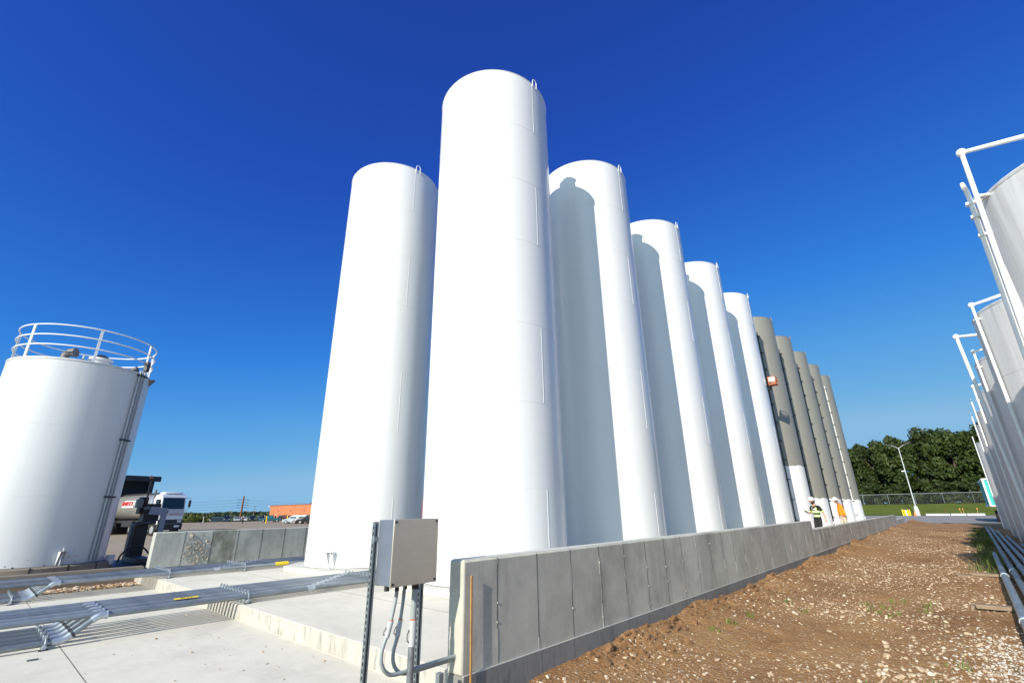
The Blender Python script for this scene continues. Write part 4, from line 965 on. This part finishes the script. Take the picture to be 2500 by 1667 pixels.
m = MB(); m.box((.15,-.36,2.12), (.18,.2,.3)); m.box((.22,-.1,1.95), (.12,.2,.10)); m.build('meter', plain('grey_meter', (.2,.22,.22), .5), sk_, bevel=.02)
m = MB(); m.tube(smooth_path([(0,-.45,0),(0,-.4,.25),(0,-.15,.48),(0,.15,.45),(0,.4,.2),(0,.5,.02)]), .028, 8); tag(m.build('hose', M_BLACK, None, (-21.6,4.3,-.1)), 'black rubber hose arching between the left tank and the pump cabinet', 'hose')
m = MB(); m.lathe([(.001,0),(.105,0),(.12,.25),(.126,.25),(.126,.265),(.113,.265),(.10,.03)], 20); bk = m.build('bucket', plain('dirty_white_plastic', (.5,.52,.58), .5, var=.2), None, (-20.05,3.36,-.02)); tag(bk, 'dirty white bucket standing at the foot of the left tank', 'bucket')
m = MB(); m.box((0,0,0), (3.2,3.0,.3)); m.box((.3,-.2,.24), (1.9,.5,.14)); m.box((.2,.5,.22), (1.7,.2,.1)); tag(m.build('skid_base', M_DARK, None, (-21.9,4.6,-.28)), 'oily dark base with low pipes under the pump cabinet', 'base')

# ------------------------------------------------------------------ brick building, poles, far yard
bb = thing('brick_building', 'long orange brick building with a flat roof beyond the parked cars', 'building', (-177,70.4,-.9))
m = MB(); m.box((66,8,2.45), (132,16,4.9)); m.build('wall', M_BRICK, bb)
m = MB(); m.box((66,8,4.98), (132.3,16.3,.14)); m.build('roof', plain('roof_trim_red', (.22,.07,.04), .7), bb)
for x in (5.5,10.2,15.5,21.5,30,38,46,54):
    wd = MB().box((x,-.02,1.2), (1.0,.08,1.25)).build('window', M_GLASS, bb); MB().box((x,-.06,1.86), (1.2,.1,.12)).build('lintel', M_SIGNW, wd)
for x in (7,16.5,26,44): MB().box((x,-.08,3.2), (.22,.14,.22)).build('wall_lamp', M_DARK, bb)
MB().box((-.2,-.2,4.7), (.6,.5,.3)).build('gutter_corner', M_SIGNW, bb)
MB().box((22,5,5.35), (2.6,1.6,.7)).box((25.2,5,5.3), (1.2,1.4,.6)).build('roof_unit', M_DARK, bb)
MB().box((66,-.03,1.9), (131.8,.06,.10)).build('band_course', plain('dark_brick_band', (.28,.08,.035), .9), bb)
t = thing('utility_pole', 'thick rusty brown utility pole standing above the parked cars', 'utility pole', polar(70.9,230,-1.1), 0)
m = MB(); m.tube([(0,0,0),(0,0,9.6)], [.42,.27], 14); m.build('pole', M_RUST, t)
m = MB()
for z in (8.2,7.1,6.1,5.1): 
    for s in (-1,1): MB().tube([(s*.25,s*.2,z),(s*.3,s*2.2,z-.05)], .06, 6).build('insulator', M_DARK, t)
def wires(label, a, b, zs, sag):
    m = MB(); A = Vector(a); B = Vector(b)
    for z in zs: m.tube([A.lerp(B,k/12)+Vector((0,0,z-sag*4*(k/12)*(1-k/12))) for k in range(13)], .028, 4)
    o = m.build('power_lines', M_DARK, None); tag(o, label, 'power lines')
pp = polar(70.9,230,-1.1)
wires('bundle of thin power lines running left from the rusty pole', pp, polar(82,260,-1.1), (8.2,7.1,6.1,5.1), 1.0)
wires('bundle of thin power lines running right from the rusty pole', pp, polar(58,250,-1.1), (8.2,7.1,6.1,5.1), 1.5)
t = thing('utility_pole', 'thin grey wooden pole between the rusty pole and the brick building', 'utility pole', polar(69.75,330,-1.3)); m = MB(); m.tube([(0,0,0),(0,0,7.4)], [.2,.13], 8); m.build('pole', M_WOOD, t); m = MB(); m.box((0,0,6.9), (.1,1.6,.1)); m.build('crossarm', M_WOOD, t)
t = thing('flood_light', 'dark boxy sign lamp on a post among the bushes', 'lamp', polar(74.05,170)); m = MB(); m.tube([(0,0,0),(0,0,1.9)], .07, 8); m.build('post', M_TRIM, t); m = MB(); m.box((0,0,2.0), (.35,.5,.5)); m.build('lamp_head', M_BLACK, t, bevel=.05)
for az, D, lab in ((68.5,128,'tall yellow steel bollard near the teal pickup'),(66.55,140,'yellow steel bollard right of the dark red car')):
    t = thing('bollard', lab, 'bollard', polar(az,D), 0, 'yellow bollards in the far yard'); m = MB(); m.tube([(0,0,0),(0,0,1.45)], .13, 12); m.ball((0,0,1.45), .13, 12, 6); m.build('post', M_YEL, t)
t = thing('storage_container', 'low grey storage sheds on the grass beyond the yard', 'shed', polar(73.05,205,-.95), R_(18)); m = MB(); m.box((0,0,.75), (2.6,5.2,1.5)); m.build('wall', plain('shed_grey', (.36,.36,.33), .8, var=.15, scale=2), t); m = MB(); m.box((.0,0,1.52), (2.8,5.4,.08)); m.build('roof', M_TRIM, t)
BU = [crown_mesh('foliage', 90+i, 2.0, 1.25, 1500, .17, 22, M_BUSH, 0, -.5) for i in range(2)]
for i, (az, D, s, lab) in enumerate(((75.3,178,1.0,'round yellow-green bush nearest the truck cab'),(74.8,182,1.05,'second yellow-green bush right of the truck'),(74.2,180,.85,'bush behind the dark sign lamp'),(73.8,184,.8,'small bush left of the grey sheds'),(76.2,183,.9,'bush mostly hidden behind the truck cab'))):
    o = bpy.data.objects.new('bush', BU[i % 2]); COL.objects.link(o); p = polar(az, D); o.location = (p[0],p[1],p[2]+.9*s); o.scale = (s,s,s); o.rotation_euler.z = i*1.3; tag(o, lab, 'bush', 'bushes at the far edge of the yard')
# far woods on the horizon
n = 15000; az = RNG.uniform(R_(50), R_(86), n); D = RNG.uniform(420, 1100, n)
top = (1.0+3.6*fbm(az*55, D*.004, 4, 31))*(D/700)**.9; z = -1.9+RNG.random(n)**.7*(top+2.4)
P = np.stack([-D*np.sin(az), D*np.cos(az), z], -1); s = (D/420*RNG.uniform(.6, 1.5, n))[:, None]
nr = RNG.normal(0, 1, (n,3)); nr /= np.linalg.norm(nr, axis=1)[:, None]; a = np.cross(nr, RNG.normal(0,1,(n,3))); a /= np.linalg.norm(a, axis=1)[:, None]; b = np.cross(nr, a)
V = np.stack([P-a*s, P-b*s*.7, P+a*s, P+b*s*.7], 1).reshape(-1,3)
me = bpy.data.meshes.new('far_woods'); me.from_pydata(V.tolist(), [], np.arange(4*n).reshape(-1,4).tolist()); me.materials.append(M_FARLEAF)
o = bpy.data.objects.new('far_woods', me); COL.objects.link(o); stuff(o, 'low line of far woods on the horizon beyond the car park', 'woods')

# ------------------------------------------------------------------ people
def skin(name, nodes, edges, mat, parent, sub=2):
    keys = list(nodes); ix = {k: i for i, k in enumerate(keys)}
    me = bpy.data.meshes.new(name); me.from_pydata([nodes[k][0] for k in keys], [(ix[a], ix[b]) for a, b in edges], []); me.materials.append(mat)
    o = bpy.data.objects.new(name, me); COL.objects.link(o); o.parent = parent
    md = o.modifiers.new('skin', 'SKIN'); md.use_smooth_shade = True; md.branch_smoothing = .4
    for i, k in enumerate(keys):
        r = nodes[k][1]; sv = me.skin_vertices[0].data[i]; sv.radius = r if isinstance(r, (tuple, list)) else (r, r); sv.use_root = (i == 0)
    s = o.modifiers.new('sub', 'SUBSURF'); s.levels = sub; s.render_levels = sub
    return o
M_SKIN1 = plain('light_skin', (.55,.30,.20), .55, var=.05); M_SKIN2 = plain('brown_skin', (.28,.13,.075), .55, var=.05)
M_HAIR = plain('dark_hair', (.02,.015,.012), .6)
def person(label, loc, rz, H, armR, armL, legs, headtilt, skinm, lean=0):
    """faces local -y; right hand at -x"""
    t = thing('person', label, 'person', loc, rz); k = H/1.72; ly = -lean
    def P(x, y, z): return (x*k, (y+ly*max(0, z-.95))*k, z*k)
    n = {'pel': (P(0,0,.93), (.135*k,.10*k)), 'wst': (P(0,0,1.08), (.125*k,.092*k)), 'chs': (P(0,.0,1.28), (.145*k,.10*k)), 'upc': (P(0,.01,1.39), (.10*k,.075*k)), 'nek': (P(0,0,1.46), .055*k), 'hd0': (P(0,-.02-headtilt*.02,1.53), (.062*k,.075*k)), 'hd1': (P(0,-.035-headtilt*.05,1.61), (.078*k,.092*k)), 'hd2': (P(0,-.03-headtilt*.05,1.68), (.066*k,.08*k))}
    e = [('pel','wst'),('wst','chs'),('chs','upc'),('upc','nek'),('nek','hd0'),('hd0','hd1'),('hd1','hd2')]
    for s, A, c in ((-1, armR, 'R'), (1, armL, 'L')):
        n['sh'+c] = (P(s*.17,.01,1.385), .058*k); n['el'+c] = (P(*A[0]), .042*k); n['wr'+c] = (P(*A[1]), .028*k); n['pm'+c] = (P(*A[2]), (.035*k,.022*k))
        e += [('upc','sh'+c),('sh'+c,'el'+c),('el'+c,'wr'+c),('wr'+c,'pm'+c)]
        d = (Vector(A[2])-Vector(A[1])).normalized(); sd_ = d.cross(Vector((0,1,0))) if abs(d.y) < .7 else d.cross(Vector((0,0,1))); sd_.normalize(); cu = sd_.cross(d)
        for f, (o_, L) in enumerate(((-.027,.062),(-.009,.072),(.009,.068),(.026,.052))):
            b = Vector(A[2])+sd_*o_+d*.02; m_ = b+d*L*.55+cu*.006; t_ = b+d*L*.85+cu*.028
            for nm, q, r in (('a',b,.010),('b',m_,.009),('c',t_,.007)): n['f%d%s%s' % (f,nm,c)] = (P(*q), r*k)
            e += [('pm'+c,'f%da%s' % (f,c)),('f%da%s' % (f,c),'f%db%s' % (f,c)),('f%db%s' % (f,c),'f%dc%s' % (f,c))]
        b = Vector(A[1]).lerp(Vector(A[2]),.5)-sd_*.03; n['t0'+c] = (P(*b), .011*k); n['t1'+c] = (P(*(b+d*.03-sd_*.02+cu*.012)), .009*k); e += [('pm'+c,'t0'+c),('t0'+c,'t1'+c)]
    for s, Lg, c in ((-1, legs[0], 'R'), (1, legs[1], 'L')):
        n['hp'+c] = (P(s*.085,0,.88), .088*k); n['kn'+c] = (P(*Lg[0]), .058*k); n['an'+c] = (P(*Lg[1]), .038*k); n['to'+c] = (P(Lg[1][0],Lg[1][1]-.16,max(Lg[1][2]-.05,.03)), .034*k)
        e += [('pel','hp'+c),('hp'+c,'kn'+c),('kn'+c,'an'+c),('an'+c,'to'+c)]
    body = skin('body', n, e, skinm, t)
    return t, n, k, P
def sub_nodes(n, keys, add): return {q: (n[q][0], tuple((np.array(n[q][1])*np.ones(2)+add).tolist())) for q in keys}
def lerp(n, a, b, f, r): return (tuple(Vector(n[a][0]).lerp(Vector(n[b][0]), f)), r)
def head_bits(t, n, k, hat, peak, hair_back, glasses):
    h = Vector(n['hd1'][0])
    m = MB(); m.add([(h.x-.014*k,h.y-.088*k,h.z-.025*k),(h.x+.014*k,h.y-.088*k,h.z-.025*k),(h.x,h.y-.112*k,h.z-.028*k),(h.x,h.y-.092*k,h.z+.015*k)], [(0,1,2),(0,2,3),(1,3,2)]); m.build('nose', n['_skin'], t, smooth=0)
    m = MB()
    for s in (-1,1): m.ball((h.x+s*.08*k,h.y+.005,h.z-.01*k), (.014*k,.022*k,.032*k), 8, 6)
    m.build('ears', n['_skin'], t)
    m = MB(); m.box((h.x,h.y-.089*k,h.z-.058*k), (.045*k,.012*k,.009*k)); m.build('mouth', plain('lip', (.3,.09,.07), .6), t)
    m = MB()
    for s in (-1,1): m.ball((h.x+s*.032*k,h.y-.083*k,h.z+.012*k), (.024*k,.010*k,.016*k) if glasses else (.013*k,.008*k,.008*k), 8, 6)
    if glasses: m.tube([(h.x-.085*k,h.y,h.z+.015*k),(h.x-.06*k,h.y-.075*k,h.z+.015*k),(h.x+.06*k,h.y-.075*k,h.z+.015*k),(h.x+.085*k,h.y,h.z+.015*k)], .004*k, 5)
    m.build('sunglasses' if glasses else 'eyes', M_BLACK, t)
    m = MB(); m.ball((h.x,h.y+.03*k,h.z+.01*k+(-.03*k if hair_back else 0)), (.088*k,.08*k,.085*k if not hair_back else .12*k), 12, 10); m.build('hair', M_HAIR, t)
    m = MB(); hz = h.z+.035*k
    m.lathe([(.001,.128*k),(.05*k,.122*k),(.085*k,.095*k),(.108*k,.05*k),(.116*k,.0),(.128*k,-.006*k),(.126*k,-.014*k),(.112*k,-.010*k)], 24, (h.x,h.y+.005,hz))
    for x in (-.02,.02): m.tube([(h.x+x*k,h.y-.10*k,hz+.055*k),(h.x+x*k,h.y-.03*k,hz+.128*k),(h.x+x*k,h.y+.07*k,hz+.11*k)], .009*k, 6)
    if peak: m.add([(h.x+.095*k*math.sin(a),h.y+.005-.11*k*math.cos(a),hz-.004) for a in np.linspace(-1,1,7)]+[(h.x+.10*k*math.sin(a),h.y-.075*k-.12*k*math.cos(a),hz-.022*k) for a in np.linspace(-1,1,7)], [(i,i+1,i+8,i+7) for i in range(6)])
    m.build('hard_hat', plain('white_helmet', (.8,.8,.8), .3, var=.03), t)
# person in black with a banded vest, reading a phone
t, n, k, P = person('person in black clothes, white hard hat and lime-banded safety vest, looking at a phone', (-4.4,23.5,0), R_(-34), 1.70,
    [(-.235,-.03,1.14),(-.17,-.26,1.13),(-.13,-.335,1.17)], [(.285,.06,1.13),(.36,.02,.90),(.375,.0,.83)],
    [((-.09,-.08,.48),(-.09,.08,.08)),((.09,-.05,.48),(.09,-.12,.08))], 1.3, M_SKIN1, .06)
n['_skin'] = M_SKIN1
M_BLK = plain('black_cloth', (.012,.012,.013), .85, var=.25)
tn = sub_nodes(n, ['pel','hpR','knR','hpL','knL'], .014*k); tn['pel'] = (n['pel'][0], (.152*k,.118*k)); tn['w'] = lerp(n,'pel','wst',.85,(.142*k,.110*k)); tn['aR'] = lerp(n,'knR','anR',.95,.052*k); tn['aL'] = lerp(n,'knL','anL',.95,.052*k)
skin('trousers', tn, [('pel','w'),('pel','hpR'),('hpR','knR'),('knR','aR'),('pel','hpL'),('hpL','knL'),('knL','aL')], M_BLK, t)
sn = sub_nodes(n, ['wst','chs','upc','shR','shL'], .012*k); sn['eR'] = lerp(n,'shR','elR',.8,.060*k); sn['eL'] = lerp(n,'shL','elL',.8,.060*k); sn['nk'] = lerp(n,'upc','nek',.6,.066*k)
skin('shirt', sn, [('wst','chs'),('chs','upc'),('upc','nk'),('upc','shR'),('shR','eR'),('upc','shL'),('shL','eL')], M_BLK, t)
for a, b in (('shR','elR'),('shL','elL')):
    m = MB(); A = Vector(n[a][0]).lerp(Vector(n[b][0]),.72); B = Vector(n[a][0]).lerp(Vector(n[b][0]),.84); m.tube([A,B], .066*k, 14); m.build('sleeve_band', plain('lime_reflective', (.45,.75,.12), .6), t)
def vest_mat():
    v = NT('banded_vest'); z = v.xyz()[2]; x = v.xyz()[0]
    def band(a, b): return v.math('MULTIPLY', v.math('GREATER_THAN', z, a*k), v.math('LESS_THAN', z, b*k))
    lime = v.math('MAXIMUM', band(.975,1.065), band(1.135,1.225)); silv = v.math('MAXIMUM', band(.998,1.042), band(1.158,1.202))
    ax = v.math('ABSOLUTE', x); st = v.math('MULTIPLY', v.math('MULTIPLY', v.math('GREATER_THAN', ax, .075*k), v.math('LESS_THAN', ax, .125*k)), v.math('GREATER_THAN', z, 1.22*k))
    sti = v.math('MULTIPLY', v.math('MULTIPLY', v.math('GREATER_THAN', ax, .09*k), v.math('LESS_THAN', ax, .11*k)), v.math('GREATER_THAN', z, 1.22*k))
    a = v.mix(v.math('MAXIMUM', lime, st), (.015,.015,.016), (.42,.72,.10)); a = v.mix(v.math('MAXIMUM', silv, sti), a, (.62,.66,.62))
    v.col(a).pr(.75); return v.mat
vn = {'lo': (P(0,0,.91), (.172*k,.138*k)), 'a': (P(0,0,1.03), (.16*k,.125*k)), 'b': (P(0,0,1.2), (.168*k,.126*k)), 'c': (P(0,.0,1.33), (.165*k,.118*k)), 'd': (P(0,.01,1.42), (.13*k,.085*k))}
skin('safety_vest', vn, [('lo','a'),('a','b'),('b','c'),('c','d')], vest_mat(), t)
m = MB(); m.tube([P(0,-.135,.98),P(0,-.14,1.15),P(0,-.145,1.35),P(0,-.10,1.43)], .006, 6); m.build('zip', M_LAMPG, t)
m = MB(); m.box(P(.075,-.135,1.28), (.07,.012,.055)); m.build('badge', M_SIGNW, t)
head_bits(t, n, k, 1, False, True, True)
pm = Vector(n['pmR'][0])
ph = MB(); ph.box((0,0,0), (.075,.15,.01)); po = ph.build('phone', M_BLACK, None, bevel=.003); Rz = Matrix.Rotation(R_(-34),4,'Z')
po.matrix_world = Matrix.Translation(Vector((-4.4,23.5,0))) @ Rz @ Matrix.Translation(pm+Vector((.015,-.075,.025))) @ Matrix.Rotation(R_(-38),4,'X'); tag(po, 'black phone held out by the person in the banded vest', 'phone')
for c in 'RL':
    q = Vector(n['an'+c][0]); m = MB(); m.box((q.x,q.y-.06,.05), (.1,.29,.1)); m.build('shoe', M_BLACK, t, bevel=.035)
# person in orange
t, n, k, P = person('person in a loose orange shirt, pale trousers and white hard hat, walking hunched', (-4.4,29.5,0), R_(-66), 1.74,
    [(-.20,-.04,1.12),(-.12,-.13,.90),(-.10,-.155,.83)], [(.21,.03,1.12),(.22,.04,.88),(.22,.05,.81)],
    [((-.09,-.10,.48),(-.09,.10,.08)),((.09,.05,.48),(.09,-.16,.08))], 1.0, M_SKIN2, .16)
n['_skin'] = M_SKIN2
M_OSH = plain('orange_work_shirt', (.92,.27,.008), .8, var=.15, scale=6, bump=.5, bscale=14); M_KHK = plain('pale_khaki', (.5,.42,.32), .85, var=.12)
tn = sub_nodes(n, ['pel','hpR','knR','hpL','knL'], .02*k); tn['w'] = lerp(n,'pel','wst',.5,(.14*k,.11*k)); tn['aR'] = lerp(n,'knR','anR',.95,.058*k); tn['aL'] = lerp(n,'knL','anL',.95,.058*k)
skin('trousers', tn, [('pel','w'),('pel','hpR'),('hpR','knR'),('knR','aR'),('pel','hpL'),('hpL','knL'),('knL','aL')], M_KHK, t)
sn = {'lo': (P(0,.01,.88), (.185*k,.165*k)), 'a': (P(0,0,1.06), (.185*k,.16*k)), 'chs': (n['chs'][0], (.178*k,.14*k)), 'upc': (n['upc'][0], (.13*k,.10*k)), 'nk': lerp(n,'upc','nek',.7,.07*k), 'shR': (n['shR'][0], .078*k), 'shL': (n['shL'][0], .078*k), 'elR': (n['elR'][0], .068*k), 'elL': (n['elL'][0], .068*k), 'wR': lerp(n,'elR','wrR',.9,.05*k), 'wL': lerp(n,'elL','wrL',.9,.05*k)}
skin('shirt', sn, [('lo','a'),('a','chs'),('chs','upc'),('upc','nk'),('upc','shR'),('shR','elR'),('elR','wR'),('upc','shL'),('shL','elL'),('elL','wL')], M_OSH, t)
head_bits(t, n, k, 1, True, False, True)
m = MB(); m.box(P(.10,.15,.84), (.10,.03,.17), rx=.15); m.build('pocket_cloth', plain('pale_blue_cloth', (.45,.65,.8), .85), t, bevel=.012)
for c in 'RL':
    q = Vector(n['an'+c][0]); m = MB(); m.box((q.x,q.y-.06,.05), (.1,.29,.1)); m.build('shoe', M_BLACK, t, bevel=.035)
# two far figures by the cars
for az, D, rz, col, lab in ((70.62,128,.6,(.03,.03,.035),'tiny far person in dark clothes standing in front of the parked cars'),(68.68,128,-.4,(.05,.07,.16),'tiny far person in navy standing beside the tall yellow bollard')):
    t, n, k, P = person(lab, polar(az, D), rz, 1.72, [(-.22,0,1.12),(-.23,-.05,.88),(-.23,-.06,.81)], [(.22,0,1.12),(.23,-.05,.88),(.23,-.06,.81)], [((-.09,-.06,.48),(-.09,.04,.08)),((.09,.0,.48),(.09,-.06,.08))], .2, M_SKIN1)
    n['_skin'] = M_SKIN1; cm = plain('far_cloth_'+('dark' if col[2] < .1 else 'navy'), col, .85)
    tn = sub_nodes(n, ['pel','hpR','knR','hpL','knL'], .02); tn['aR'] = lerp(n,'knR','anR',.95,.055); tn['aL'] = lerp(n,'knL','anL',.95,.055)
    skin('trousers', tn, [('pel','hpR'),('hpR','knR'),('knR','aR'),('pel','hpL'),('hpL','knL'),('knL','aL')], M_BLK, t, 1)
    sn = sub_nodes(n, ['pel','wst','chs','upc','shR','shL','elR','elL'], .018); skin('shirt', sn, [('pel','wst'),('wst','chs'),('chs','upc'),('upc','shR'),('shR','elR'),('upc','shL'),('shL','elL')], cm, t, 1)
    h = Vector(n['hd1'][0]); m = MB(); m.ball((h.x,h.y+.02,h.z+.03), (.085,.095,.085), 10, 8); m.build('hair' if col[2] < .1 else 'hard_hat', M_HAIR if col[2] < .1 else M_SIGNW, t)
